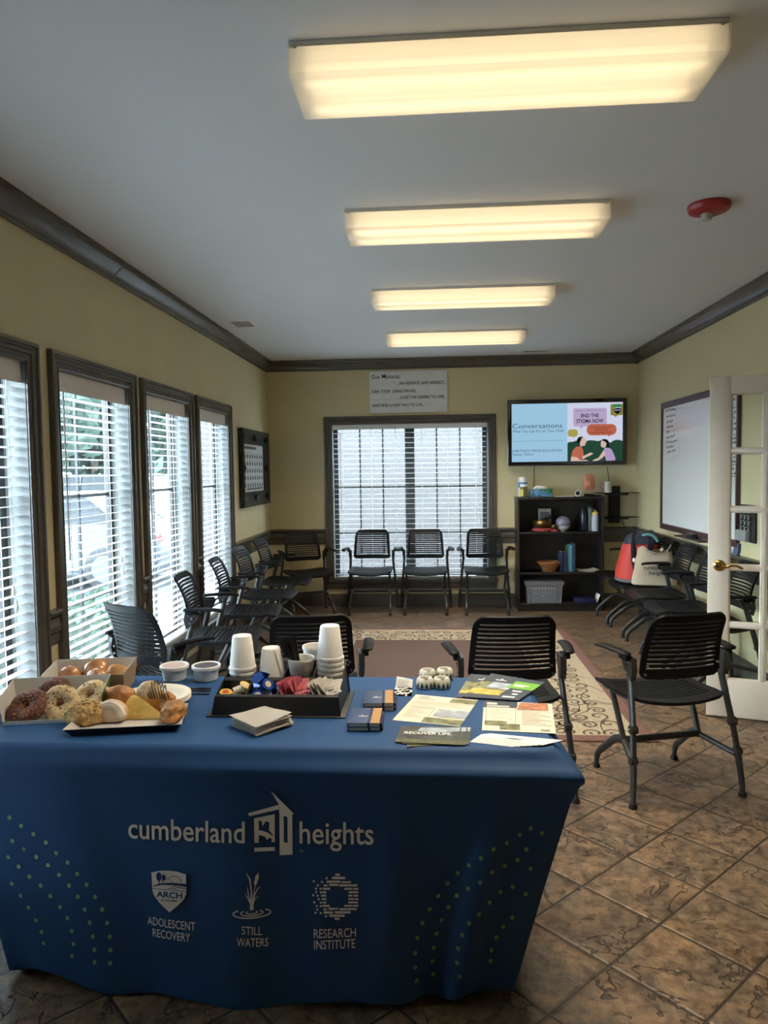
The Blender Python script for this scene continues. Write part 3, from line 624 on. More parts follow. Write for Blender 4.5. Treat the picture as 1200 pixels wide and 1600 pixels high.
    bm = bmesh.new(); tube(bm, [(-.197, -.005, .222), (.197, -.005, .222)], .0185, 10, flat=.85); obj('crossbar', bm, STEEL, t)
    for s in (-1, 1): bm = bmesh.new(); tube(bm, [(s*.228, -.140, .46), (s*.205, -.05, .436), (s*.204, .17, .436)], .010, 6); obj('seat_frame', bm, STEEL, t)
    return t
R = math.radians
CH = [(.345, 3.45, 4, 'black slotted chair with its back to the table, behind the leaflets', None),
      (-.60, 3.47, 9, 'black slotted chair behind the cups and condiment tray', None),
      (1.085, 3.49, 14.8, 'black slotted chair by itself on the tiles near the open door', None),
      (-1.43, 3.69, -30, 'black slotted chair turned away, behind the pastry boxes by the windows', None),
      (-1.41, 4.60, -85, 'black slotted chair by the windows, nearest of the row facing right', None),
      (-1.45, 5.43, -84, 'black slotted chair by the windows, second of the row facing right', None),
      (-1.48, 6.19, -92, 'black slotted chair by the windows, third of the row facing right', None),
      (-1.48, 6.94, -92, 'black slotted chair by the windows, last of the row before the corner', None),
      (-1.34, 7.56, -153, 'black slotted chair set at an angle in the back left corner', None),
      (-.672, 7.70, 180, 'black slotted chair at the left under the back window', None),
      (-.085, 7.70, 180, 'black slotted chair at the middle of the back window', None),
      (.555, 7.70, 180, 'black slotted chair at the right of the back window, beside the bookcase', None),
      (1.90, 7.27, 90, 'black slotted chair in the back right corner, next to the backpack', None),
      (1.90, 6.70, 90, 'black slotted chair carrying the red backpack and the tote bag', None),
      (1.90, 6.13, 90, 'empty black slotted chair just in front of the tote bag by the right wall', None),
      (1.90, 5.56, 90, 'black slotted chair half hidden by the edge of the door under the whiteboard', None),
      (1.90, 4.99, 90, 'black slotted chair seen through the glass of the door', None)]
c0 = None
for i, (x, y, a, lb, _) in enumerate(CH):
    g = 'black slotted chairs around the room'
    if i == 0: c0 = make_chair(lb, g); c0.location = (x, y, 0); c0.rotation_euler = (0, 0, R(a))
    else: dup(c0, (x, y, 0), R(a), lb, g)
for o in list(COL.objects):
    if o.name.startswith('nesting_chair') and abs(o.location.x-.345) > .01 and RX0 < o.location.x < RX1 and RY0 < o.location.y < RY1: o.location.z = .008

# ------------------------------------------------------------------ tablecloth
CLOTH = mat('navy_stretch_cloth', (.012, .062, .175), .62, spec=.35, bump=.12, bscale=700); PRINT = mat('cream_print', (.88, .82, .75), .7); DOT = mat('green_print', (.20, .36, .15), .7)
TZ = .75
def lerp_t(tab, z):
    for (z0, v0), (z1, v1) in zip(tab, tab[1:]):
        if z0 >= z >= z1: return v0+(v1-v0)*(z0-z)/(z0-z1) if z0 != z1 else v0
    return tab[-1][1] if z < tab[-1][0] else tab[0][1]
FRx = [(.75, .325), (.735, .348), (.715, .372), (.70, .392), (.685, .398), (.66, .385), (.60, .366), (.5, .340), (.35, .300), (.2, .262), (.0, .213)]
FRy = [(.75, 1.965), (.735, 1.95), (.715, 1.93), (.70, 1.905), (.685, 1.90), (.66, 1.925), (.6, 1.95), (.4, 1.97), (0, 2.01)]
FLx = [(.75, -1.455), (.735, -1.475), (.6, -1.44), (.2, -1.325), (0, -1.295)]; FLy = [(.75, 1.965), (.735, 1.95), (.4, 1.985), (0, 2.026)]
def front_pt(s, z):
    x0, x1 = lerp_t(FLx, z), lerp_t(FRx, z); y0, y1 = lerp_t(FLy, z), lerp_t(FRy, z)
    k = 1-z/TZ; e = min(s, 1-s); ed = min(1, e/.08)
    x = x0+(x1-x0)*s; y = y0+(y1-y0)*s
    y -= .085*k*math.sin(PI*s)**.7
    mid = lerp_t([(.75, 1.965), (.745, 1.953), (.735, 1.947), (0, 1.947)], z); w_ = min(1, e/.035); y = y+(min(mid+(y-1.947 if z < .735 else 0), mid+.12)-y)*w_ if z > .45 else y
    am = k*(.004+.020*max(0, (s-.70)/.3)+.008*max(0, (.12-s)/.12)); y += am*ed*(math.sin(s*47+z*2)+.6*max(0, min(1, (s-.62)/.15))*math.sin(s*83+1-z*3))
    y += k*.010*ed*math.sin(s*23+.6)
    return Vector((x, y, z))
def hem(s): return .014+.010*math.sin(s*9+.5)+.008*math.sin(s*21)+.018*math.exp(-((s-.10)/.06)**2)+.012*math.exp(-((s-.93)/.05)**2)
bm = bmesh.new(); zs = [.75, .748, .742, .733, .722, .71, .70, .69, .68, .665, .64, .60, .55, .5, .45, .4, .35, .3, .25, .2, .16, .12, .08, .05, .025, 0]
NF = 150; loops = []
for zi, z in enumerate(zs):
    P = []
    for k in range(NF+1):
        s = k/NF; zz = z if z > .1 else hem(s)+z*(1-hem(s)/.1)
        P.append(front_pt(s, zz))
    a = P[-1]; b_ = Vector((lerp_t([(.75, .32), (.735, .345), (0, .25)], z), lerp_t([(.75, 2.64), (.735, 2.665), (0, 2.60)], z), z)); d = Vector((lerp_t([(.75, -1.45), (.735, -1.475), (0, -1.33)], z), lerp_t([(.75, 2.64), (.735, 2.665), (0, 2.6)], z), z))
    k_ = 1-z/TZ
    for k in range(1, 25): t = k/24; q = a.lerp(b_, t); q.x += k_*.02*math.sin(t*16)*math.sin(PI*t); q.z = max(q.z, .012); P.append(q)
    for k in range(1, 41): t = k/40; q = b_.lerp(d, t); q.y += k_*.012*math.sin(t*40)*math.sin(PI*t); q.z = max(q.z, .012); P.append(q)
    for k in range(1, 24): t = k/24; q = d.lerp(P[0], t); q.x += k_*.012*math.sin(t*16)*math.sin(PI*t); q.z = max(q.z, .012); P.append(q)
    loops.append([bm.verts.new(p) for p in P])
n = len(loops[0])
for A, B in zip(loops, loops[1:]):
    for k in range(n): bm.faces.new((A[k], A[(k+1) % n], B[(k+1) % n], B[k]))
cen = bm.verts.new((-.56, 2.3, TZ))
for k in range(n): bm.faces.new((loops[0][k], loops[0][(k+1) % n], cen))
def cl(x, z, e=.0022):
    z = max(z, .012); x0, x1 = lerp_t(FLx, z), lerp_t(FRx, z); p = front_pt((x-x0)/(x1-x0), z); p.y -= e; return p
def clp(px, py, e=.0022): q = pt(px, py, 'y', 1.950-.02*min(1, max(0, (py-1160)/390))); return cl(q.x, q.z, e)
def cpoly(pts, mi=1, e=.0022, off=(0, 0), sc=1):
    f = [clp(off[0]+sc*u, off[1]+sc*v, e) for u, v in pts]
    try: face(bm, f, mi)
    except ValueError: pass
def ctext(s, bl, br, tl, mi=1, bold=.006, e=.0026):
    bl, br, tl = Vector(bl), Vector(br), Vector(tl)
    def fn(u, v): q = bl+(br-bl)*u+(tl-bl)*v; return clp(q.x, q.y, e)
    text(bm, s, fn, mi, bold)
ctext('cumberland', (199.5, 1311.5), (383.5, 1315.5), (199.5, 1277.5), 1, .010)
ctext('heights', (468.5, 1328.5), (584, 1329.5), (468.5, 1282), 1, .009)
ctext('TM', (467, 1331), (473.5, 1331), (467, 1327), 2)
o_, s_ = (370, 1220), .19167
for q in ([(95, 253), (345, 188), (345, 226), (108, 278)], [(285, 65), (470, 262), (455, 270), (350, 270), (345, 185)], [(350, 268), (385, 268), (385, 604), (350, 605)], [(415, 268), (455, 268), (455, 600), (415, 602)], [(384, 268), (416, 268), (416, 290), (384, 278)], [(384, 497), (416, 503), (416, 603), (384, 604)],
          [(145, 297), (183, 289), (183, 497), (147, 497)], [(182, 290), (312, 265), (312, 328), (268, 332), (240, 322), (212, 362), (205, 322), (182, 313)], [(268, 330), (312, 326), (312, 497), (285, 497), (285, 460), (297, 436), (264, 395)], [(165, 396), (200, 396), (252, 415), (297, 445), (283, 466), (240, 452), (182, 432)], circ(250, 460, 12), [(147, 537), (312, 536), (312, 568), (147, 570)]): cpoly(q, 1, .0022, o_, s_)
o_, s_ = (220, 1345), .0844
cpoly([(190, 225), (350, 185), (500, 175), (680, 190), (845, 240), (850, 600), (800, 710), (700, 815), (525, 965), (330, 790), (230, 660), (200, 560)], 1, .0045, o_, s_)
for q in (circ(335, 290, 50, 16, 85), circ(428, 305, 36, 14, 62), [(330, 360), (348, 360), (346, 430), (330, 430)], [(402, 350), (414, 350), (413, 420), (402, 420)], [(205, 478), (330, 425), (450, 402), (560, 396), (850, 410), (850, 470), (700, 450), (560, 440), (400, 445), (215, 485)], [(200, 522), (850, 545), (850, 556), (200, 532)]): cpoly(q, 0, .0062, o_, s_)
for q in strip([(530+15*0, 320), (560, 290), (600, 272), (650, 272), (700, 290), (745, 330), (775, 385)], 10)+strip([(460, 325), (510, 325), (560, 350), (585, 385)], 8)+strip([(560, 470), (640, 465), (730, 485), (850, 500)], [4, 14, 16, 14])+strip([(500, 515), (570, 497), (640, 505), (710, 520)], [4, 12, 12, 4]): cpoly(q, 0, .0062, o_, s_)
ctext('ARCH', (244, 1402.5), (285.5, 1403.5), (244, 1392.5), 0, .03, .0062); ctext('ACADEMY', (251, 1408.5), (278.5, 1409), (251, 1404.6), 0, .02, .0062)
ctext('ADOLESCENT', (227, 1450), (305, 1454.5), (227, 1436.5)); ctext('RECOVERY', (235, 1469), (297, 1472.5), (235, 1455.5))
o_, s_ = (350, 1345), .19167
for pts, w_ in (([(185, 85), (215, 140), (226, 230), (232, 390)], [2, 12, 10, 16]), ([(262, 185), (248, 240), (240, 300), (236, 390)], [5, 5, 6, 12]), ([(305, 218), (285, 210), (258, 255), (240, 330), (233, 390)], [3, 8, 9, 8, 10]), ([(197, 200), (202, 260), (222, 330), (228, 390)], [2, 9, 8, 10]), ([(177, 255), (200, 295), (220, 340), (226, 392)], [2, 9, 9, 9]), ([(288, 282), (258, 300), (240, 345), (236, 392)], [3, 7, 8, 9]), ([(228, 310), (230, 393)], [22, 30]), ([(282, 88), (276, 105)], [3, 4])):
    for q in strip(pts, w_): cpoly(q, 1, .0022, o_, s_)
cpoly([(262, 112), (272, 104), (285, 108), (287, 130), (268, 186), (252, 190), (247, 175)], 1, .0022, o_, s_)
for rx, ry, th in ((150, 37, 10), (88, 24, 9), (46, 12, 8)):
    for q in strip([(230+rx*math.cos(R(a)), 420-(37-ry)*.35+ry*math.sin(R(a))) for a in [k*15-45 for k in range(19)]], th): cpoly(q, 1, .0022, o_, s_)
ctext('STILL', (379, 1457), (410, 1461), (379, 1444)); ctext('WATERS', (371, 1475.5), (419, 1479.5), (371, 1462))
for x0, y0, x1, y1 in ((907, 100, 947, 118), (882, 126, 990, 146), (837, 158, 950, 176), (958, 163, 1037, 178), (812, 190, 845, 206), (856, 184, 934, 202), (940, 188, 1088, 206), (805, 217, 866, 234), (982, 218, 1048, 234), (1055, 218, 1096, 234), (803, 246, 834, 264), (1017, 246, 1096, 262), (790, 275, 834, 291), (1013, 274, 1048, 290), (1055, 274, 1096, 290), (795, 303, 834, 320), (1013, 302, 1062, 318), (1068, 302, 1096, 318), (806, 332, 834, 348), (1013, 330, 1092, 346), (803, 358, 862, 376), (980, 358, 1042, 374), (1048, 358, 1096, 374), (810, 388, 840, 404), (852, 382, 908, 400), (940, 385, 1082, 402), (812, 412, 888, 432), (902, 410, 1032, 430), (858, 438, 982, 458), (902, 464, 942, 482)): cpoly([(x0, y0), (x1, y0), (x1, y1), (x0, y1)], 1, .0022, o_, s_)
for u, v in ((732, 165), (838, 138), (800, 170), (765, 198), (750, 226), (788, 226), (752, 254), (790, 256), (726, 280), (764, 284), (773, 312), (736, 339), (790, 341), (756, 370), (788, 370), (760, 398), (745, 426), (788, 427), (832, 452), (922, 389)): cpoly(circ(u, v, 9.5, 10), 1, .0022, o_, s_)
ctext('RESEARCH', (490, 1467), (556, 1464.5), (490, 1452.5)); ctext('INSTITUTE', (490.5, 1485), (555, 1482), (490.5, 1470.5))
for px, py in [(u*.26667, 1200+v*.26667) for u, v in ((40, 303), (108, 352), (181, 400), (256, 448), (318, 509), (387, 563), (444, 630), (499, 694), (547, 767), (588, 843), (616, 925), (630, 1008), (632, 1088), (630, 1166), (49, 447), (117, 496), (193, 541), (263, 588), (331, 643), (391, 704), (444, 768), (484, 844), (512, 924), (529, 1006), (538, 1088), (537, 1164), (17, 551), (79, 607), (143, 666), (211, 718), (269, 780), (327, 843), (371, 909), (396, 987), (403, 1066), (391, 1143), (25, 721), (77, 793), (125, 863), (167, 940), (200, 1012), (208, 1082))]+[(600+u*.5, 1200+v*.5) for u, v in ((460, 194), (426, 217), (385, 240), (342, 255), (303, 283), (266, 311), (231, 339), (199, 373), (170, 412), (143, 452), (120, 495), (104, 541), (97, 590), (97, 638), (101, 685), (495, 208), (447, 264), (420, 300), (380, 320), (339, 331), (301, 361), (263, 385), (228, 414), (202, 455), (180, 497), (165, 542), (155, 590), (151, 638), (154, 685), (461, 327), (405, 390), (367, 408), (332, 435), (298, 466), (266, 493), (245, 535), (232, 580), (229, 626), (237, 668), (447, 412), (405, 492), (377, 524), (355, 560), (340, 603), (337, 638))]:
    cpoly(circ(px, py, 3.3, 10, 3.8), 2, .002)
tag(obj('tablecloth', bm, [CLOTH, PRINT, DOT], fix=False, angle=60), 'navy blue fitted cloth with white logos and green dots over the long table', 'tablecloth')
# ------------------------------------------------------------------ things on the table
TT = TZ+.0005
def tp(px, py, h=0): return pt(px, py, 'z', TT+h)
def sheet(name, label, cat, px, z, th, cols, patches=(), words=(), group=None):
    """a flat printed sheet or booklet from its four surveyed corners (near-left, near-right, far-right, far-left)"""
    C = [pt(x, y, 'z', TT+z+th) for x, y in px]; o = sum(C, Vector())/4; o.z = TT+z
    for c in C: c -= o; c.z = 0
    def Q(u, v, h): p = C[0]*((1-u)*(1-v))+C[1]*(u*(1-v))+C[2]*(u*v)+C[3]*((1-u)*v); return Vector((p.x, p.y, h))
    bm = bmesh.new(); prism(bm, [(0, 0), (1, 0), (1, 1), (0, 1)], lambda u, v, t: Q(u, v, t), th)
    for i, (mi, poly) in enumerate(patches):
        if len(poly) == 2: (a, b_), (c, d) = poly; poly = [(a, b_), (c, b_), (c, d), (a, d)]
        face(bm, [Q(u, v, th+.0003+.00004*i) for u, v in poly], mi)
    for mi, s, a, b_, c, d, bo in words: text(bm, s, lambda u, v: Q(a+(c-a)*u, b_+(d-b_)*v, th+.0018), mi, bo)
    ob = obj(name, bm, cols, angle=30); ob.location = o; return tag(ob, label, cat, group)
NAVY = mat('slate_blue_print', (.045, .060, .085), .4); GREEN = mat('leaf_green_print', (.16, .42, .035), .4); FOTO = mat('landscape_print', (.20, .21, .10), .4, var=.75, vscale=28); SKYP = mat('sky_print', (.36, .42, .47), .4, var=.5, vscale=25); YELP = mat('yellow_print', (.52, .42, .08), .4, var=.4, vscale=40)
INK = mat('grey_ink', (.28, .28, .27), .6); CREAM = mat('cream_paper', (.74, .66, .52), .6); WARMP = mat('orange_photo_print', (.42, .17, .08), .4, var=.6, vscale=45); KRAFT = mat('kraft_cardboard', (.30, .19, .10), .8, bump=.06, bscale=80, var=.08, vscale=20); BOXW = mat('white_cardboard', (.62, .59, .54), .7); BOXG = mat('green_cardboard', (.055, .105, .028), .6)
def lines(mi, u0, u1, v0, v1, n, th=.012): return [(mi, ((u0, v0+(v1-v0)*k/max(1, n-1)), (u1-(.08*(k % 3)), v0+(v1-v0)*k/max(1, n-1)+th))) for k in range(n)]
logo = lambda mi, u, v, s: [(mi, [(u-s*.5, v), (u+s*.5, v), (u+s*.5, v+s*.14), (u-s*.5, v+s*.14)]), (mi, [(u-s*.12, v+s*.2), (u+s*.12, v+s*.2), (u, v+s*.5)])]
sheet('folder', 'slate folder with landscape photo, underneath the green-marked folder', 'brochure', [(713, 1089), (780, 1094), (808, 1058), (735, 1053)], 0, .003, [NAVY, PAPER, FOTO, YELP], [(2, ((.0, .22), (.9, .66))), (3, ((.0, .16), (.9, .30)))]+logo(1, .35, .76, .22), group='folders at the back right of the table')
sheet('folder', 'slate folder with a bright green block on its cover', 'brochure', [(722, 1088), (810, 1094), (852, 1066), (768, 1052)], .0034, .004, [NAVY, PAPER, FOTO, YELP, GREEN, SKYP], [(2, ((.0, .34), (.58, .66))), (5, ((.20, .42), (.60, .68))), (3, ((.0, .14), (.58, .36))), (4, ((.55, .50), (1, .84)))]+[(1, ((.60, .66), (.86, .70))), (1, ((.60, .60), (.80, .64)))]+logo(1, .30, .76, .2)+[(1, ((.70, .36), (.86, .42))), (1, ((.76, .22), (.86, .28))), (1, ((.66, .08), (.88, .14)))], group='folders at the back right of the table')
sheet('flyer', 'cream flyer with grey photo panels, left of the middle of the table', 'leaflet', [(613, 1125), (719, 1135), (747, 1094), (650, 1085)], 0, .0008, [CREAM, INK, FOTO, NAVY, SKYP], [(2, ((.60, .80), (1, .97)))]+[(1, ((.08, .84), (.36, .87))), (1, ((.10, .90), (.26, .94)))]+lines(1, .06, .96, .62, .76, 4, .008)+[(1, ((.05, .08), (.052, .54))), (1, ((.05, .535), (.46, .55))), (1, ((.455, .16), (.465, .54)))]+lines(1, .09, .42, .16, .48, 7, .008)+[(4, ((.52, .24), (1, .52)))]+lines(1, .55, .98, .28, .46, 5, .012)+[(2, ((.42, .02), (1, .19)))], group='flyers on the table')
sheet('flyer', 'cream flyer with a dark header and small photos, at the right end of the table', 'leaflet', [(753, 1141), (869, 1146), (862, 1100), (756, 1094)], 0, .0010, [CREAM, INK, FOTO, NAVY, WARMP], [(3, ((0, .74), (.50, 1)))]+[(0, ((.05, .86), (.20, .93))), (0, ((.05, .79), (.38, .83)))]+[(0, ((.04, .30), (.47, .76))), (1, ((.04, .30), (.05, .76))), (1, ((.46, .25), (.47, .74)))]+lines(1, .10, .42, .38, .68, 7, .010)+lines(1, .55, .96, .22, .66, 10, .010)+[(2, ((.03, .16), (.34, .30))), (2, ((.24, .05), (.52, .22))), (1, ((.80, .05), (.92, .10)))], group='flyers on the table')
sheet('photo_card', 'small orange-toned photo card tucked at the top of the right-hand flyer', 'card', [(806, 1109), (858, 1111), (857, 1099), (811, 1098)], .0014, .0008, [PAPER, WARMP], [(1, ((.02, .02), (.98, .98)))])
CARD = mat('dark_landscape_print', (.055, .062, .052), .35, var=.7, vscale=24); GRASS = mat('grass_print', (.11, .115, .045), .35, var=.4, vscale=60)
for k, (dx, dy, rot) in enumerate(((14, 4, 5), (16, 2, 2), (10, 1.5, 1), (0, 0, 0))):
    z = .0012*k; pxs = [(617+dx+rot, 1159+dy+rot*.8), (717+dx, 1164+dy-rot*1.4), (721+dx, 1136), (627+dx, 1134)]
    lb = ['dark postcard lowest in the fanned stack, its edge showing at the front', 'dark postcard second from the bottom of the fanned stack', 'dark postcard just under the top one of the fanned stack', 'dark postcard reading RECOVER LIFE on top of the fanned stack'][k]
    sheet('postcard', lb, 'postcard', pxs, z, .0011, [CARD, GRASS, PAPER, SKYP], [(1, ((0, 0), (1, .20))), (3, [(.30, .72), (.55, .60), (.98, .74), (.98, .96), (.34, .9)])], ([(2, 'RECOVER LIFE.', .10, .47, .87, .62, .02)] if k == 3 else []), 'fanned postcards at the front of the table')
for k in range(6):
    f = k*2.4; pxs = [(734+f*2.0, 1159-f*.62), (800+k*7.2+f, 1167-k*.55), (866+k*2.8, 1158-k*.4+.5), (752+f*1.1, 1147-f*.1)]
    sheet('paper_slip', ['lowest', 'second from the bottom', 'third from the bottom', 'third from the top', 'second from the top', 'topmost'][k]+' white leaflet of the fan at the front right table corner', 'leaflet', pxs, .0009*k, .0008, [PAPER, INK, GRASS], [(2, [(.28, .35), (.40, .25), (.55, .30), (.58, .42), (.42, .48)]), (1, ((.62, .4), (.72, .44)))] if k == 5 else [(1, ((.1, .9), (.5, .93)))], group='leaflets fanned at the table corner')
# curled list
bm = bmesh.new(); L = [tp(615, 1087), tp(643, 1088)]; U = [tp(620, 1052, .02), tp(645, 1055, .02)]; G = []
for j in range(9):
    t = j/8; a = L[0].lerp(U[0], t); b_ = L[1].lerp(U[1], t)
    G.append([bm.verts.new(a.lerp(b_, s/4)+Vector((0, 0, .0012+.020*max(0, t-.55)**1.6*(1.4-s*.2)-TT*0-(.02*t)))) for s in range(5)])
for v in bm.verts: v.co.z = max(v.co.z, TT+.0012)
for j in range(8):
    for s in range(4): bm.faces.new((G[j][s], G[j][s+1], G[j+1][s+1], G[j+1][s]))
bmesh.ops.solidify(bm, geom=bm.faces[:], thickness=-.0006)
for k in range(11):
    t = .08+k*.075; a = L[0].lerp(U[0], t); b_ = L[1].lerp(U[1], t); zz = max(TT+.0030, TT+.0036+.020*max(0, t-.55)**1.6*1.5)
    p0 = a.lerp(b_, .12); p1 = a.lerp(b_, .88-.1*(k % 3)); q = [p0, p1, p1+Vector((0, .0035, 0)), p0+Vector((0, .0035, 0))]; face(bm, [(v.x, v.y, zz) for v in q], 1)
tag(obj('list_slip', bm, [PAPER, INK]), 'narrow white printed slip curling up at the back edge of the table', 'slip')
# notebooks
NBLUE = mat('navy_notebook_cover', (.045, .075, .165), .5); NTAN = mat('tan_notebook_spine', (.42, .235, .09), .6); BAND = mat('dark_blue_elastic', (.012, .016, .06), .6)
def notebook(c, rz, z, label):
    r = thing('notebook', label, 'notebook', (c.x, c.y, TT+z), rz, 'pocket notebooks on the table'); w, d, h = .094, .135, .013
    bm = bmesh.new(); b2(bm, -w/2, w/2, -d/2, d/2, 0, .0018, .0006); b2(bm, -w/2, w/2, -d/2, d/2, h-.0018, h, .0006); b2(bm, -w/2-.001, -w/2+.002, -d/2, d/2, .0005, h-.0005)
    b2(bm, w/2-.026, w/2, -d/2, d/2, h-.0006, h+.0003, 0, 1)
    for q in ([(-.020, -.012), (.010, -.010), (.010, -.006), (-.020, -.008)],): face(bm, [(u, v, h+.0004) for u, v in q], 2)
    face(bm, [(u, v, h+.0004) for u, v in ((-.013, -.003), (-.005, -.003), (-.009, .004))], 2); obj('cover', bm, [NBLUE, NTAN, PAPER], r)
    bm = bmesh.new(); b2(bm, -w/2+.002, w/2-.002, -d/2+.002, d/2-.002, .0018, h-.0018); obj('pages', bm, CREAM, r)
    bm = bmesh.new(); x = w/2-.032; b2(bm, x-.003, x+.003, -d/2-.001, d/2+.001, h, h+.0012); b2(bm, x-.003, x+.003, -d/2-.0015, -d/2, -.0004, h+.001); b2(bm, x-.003, x+.003, d/2, d/2+.0015, 0, h+.001); obj('elastic_band', bm, BAND, r)
    bm = bmesh.new(); tube(bm, [(w/2+.0045, -d/2+.006, .0065), (w/2+.0045, d/2-.02, .0065)], .0042, 8); obj('pen_loop', bm, BAND, r)
n1 = tp(571, 1126, .01); n2 = tp(592, 1096, .01)
notebook(n1+Vector((0, .004, 0)), .03, 0, 'pocket notebook at the bottom of the front pair'); notebook(n1, .0, .0135, 'navy pocket notebook with tan strip on top of the front pair')
notebook(n2+Vector((.004, 0, 0)), .02, 0, 'pocket notebook at the bottom of the rear pair'); notebook(n2, .06, .0135, 'navy pocket notebook with tan strip on top of the rear pair')
# beaded rings
BEADW = mat('cream_beads', (.70, .66, .55), .35, bump=.5, bscale=500); BEADG = mat('green_beads', (.04, .15, .03), .3); BEADB = mat('blue_beads', (.02, .03, .10), .3)
for k, (px, py, lb, z) in enumerate(((664, 1071, 'beaded bracelet at the front left of the group of four', 0), (690, 1071, 'beaded bracelet at the front right of the group of four', 0), (668, 1058, 'beaded bracelet at the rear left of the group of four', 0), (695, 1058, 'beaded bracelet at the rear right of the group of four', .004))):
    c = tp(px, py, .01); c.y += .01; R0 = .0285
    bm = bmesh.new(); lathe(bm, [(R0-.011, .004), (R0-.002, 0), (R0+.002, .004), (R0+.003, .016), (R0+.001, .030), (R0-.004, .036), (R0-.010, .036), (R0-.013, .028), (R0-.013, .010), (R0-.011, .004)], (0, 0, 0), 28)
    for j in range(12):
        a = 2*PI*j/12+.2
        def W(du, dv, e=.0035): aa = a+du/R0; rr = R0+e; return Vector((rr*math.cos(aa), rr*math.sin(aa), dv))
        face(bm, [W(0, .003), W(.0055, .010), W(0, .017), W(-.0055, .010)], 2); face(bm, [W(-.0052, .0115), W(0, .0145), W(.0052, .0115), W(0, .026)], 1)
    face(bm, [(R0*.25-.012, -.022, .0370), (R0*.25+.006, -.022, .0370), (R0*.25-.003, -.027, .0368)], 2)
    o = obj('beaded_bracelet', bm, [BEADW, BEADG, BEADB]); o.location = (c.x, c.y, TT+z); tag(o, lb+' on the table', 'bracelet', 'four beaded bracelets')
# napkins
NAP = mat('white_napkin', (.74, .70, .63), .85, bump=.25, bscale=300)
nc = sum([tp(*p, .03) for p in ((360, 1118), (415, 1105), (458, 1121), (402, 1135))], Vector())/4
rn = random.Random(5)
for k in range(7):
    bm = bmesh.new(); a = .066+rn.uniform(-.002, .003); th = .0040; G = []
    for i in range(9):
        row = []
        for j in range(9):
            u, v = -a+2*a*i/8, -a+2*a*j/8; row.append(bm.verts.new((u, v, .0015*math.sin(u*40+k)+.0018*math.sin(v*35+k*2)+(.004 if k == 6 else .001)*(u/a)*(v/a))))
        G.append(row)
    for i in range(8):
        for j in range(8): bm.faces.new((G[i][j], G[i+1][j], G[i+1][j+1], G[i][j+1]))
    bmesh.ops.solidify(bm, geom=bm.faces[:], thickness=th)
    o = obj('paper_napkin', bm, NAP, angle=50); o.location = (nc.x+rn.uniform(-.003, .003), nc.y+rn.uniform(-.003, .003), TT+.0048+.0050*k); o.rotation_euler = (0, 0, R(-42)+rn.uniform(-.05, .05))
    tag(o, ['lowest', 'second from the bottom', 'third from the bottom', 'middle', 'third from the top', 'second from the top', 'topmost'][k]+' folded white napkin of the stack before the condiment tray', 'napkin', 'stacked white napkins')

# condiment organiser: wedge with two rows of wells
ORG = mat('black_organizer_plastic', (.014, .014, .014), .38, bump=.15, bscale=500)
OX0, OX1, OY0, OY1 = -.705, -.293, 2.200, 2.44
ox, oy = (OX0+OX1)/2, OY0; Wd = (OX1-OX0)/2
r = thing('condiment_organizer', 'black sloped condiment tray holding cups, creamers and sugar packets', 'organizer', (ox, oy, TT))
def top_z(y): return .058+y*.26
bm = bmesh.new(); b2(bm, -Wd-.016, Wd+.016, -.014, .255, 0, .004, .002)
cx_ = [-.150, -.050, .050, .150]; rows_ = [(.020, .100), (.120, .225)]; xs = [-Wd+.012, *[v for c in cx_ for v in (c-.0475, c+.0475)], Wd-.012]; ysr = [.008, .022, .102, .122, .226, .240]
Vt = {}
def tv(x, y):
    k = (round(x, 4), round(y, 4))
    if k not in Vt: Vt[k] = bm.verts.new((x, y, top_z(y)))
    return Vt[k]
for i in range(len(xs)-1):
    for j in range(len(ysr)-1):
        if i % 2 == 1 and j in (1, 3): continue
        bm.faces.new((tv(xs[i], ysr[j]), tv(xs[i+1], ysr[j]), tv(xs[i+1], ysr[j+1]), tv(xs[i], ysr[j+1])))
for c in cx_:
    for j in (1, 3):
        a = [tv(c-.0475, ysr[j]), tv(c+.0475, ysr[j]), tv(c+.0475, ysr[j+1]), tv(c-.0475, ysr[j+1])]; fz = .030 if j == 1 else .050
        b_ = [bm.verts.new((v.co.x*1+(c-v.co.x)*.12, v.co.y+((ysr[j]+ysr[j+1])/2-v.co.y)*.1, fz)) for v in a]
        for k in range(4): bm.faces.new((a[k], a[(k+1) % 4], b_[(k+1) % 4], b_[k]))
        bm.faces.new(b_)
e = [tv(xs[0], .008), tv(xs[-1], .008), tv(xs[-1], .240), tv(xs[0], .240)]
rim = [[tv(x, .008) for x in xs], [tv(xs[-1], y) for y in ysr], [tv(x, .240) for x in xs[::-1]], [tv(xs[0], y) for y in ysr[::-1]]]
low = {}
for side in rim:
    for a, b_ in zip(side, side[1:]):
        q = []
        for v in (a, b_):
            k = (round(v.co.x, 4), round(v.co.y, 4))
            if k not in low: low[k] = bm.verts.new((v.co.x*1.045, v.co.y+(-.012 if v.co.y < .05 else (.006 if v.co.y > .2 else -.012+.018*v.co.y/.24)), .004))
            q.append(low[k])
        bm.faces.new((a, b_, q[1], q[0]))
obj('body', bm, ORG, r, angle=30)
bm = bmesh.new(); frame_sweep(bm, Vector((0, -.0005, 0)), X, Vector((0, .20, 1)).normalized(), -Y, -.15, .10, .014, .046, [(0, -.002), (0, .0015), (.002, .0015), (.003, -.002)]); obj('label_slot', bm, ORG, r)
def op(i, row, dx=0, dy=0, dz=0): return Vector((ox+cx_[i]+dx, oy+(.062 if row == 0 else .174)+dy, TT+(.032 if row == 0 else .0515)+dz))
CUP = mat('white_foam', (.78, .76, .71), .7, bump=.05, bscale=300)
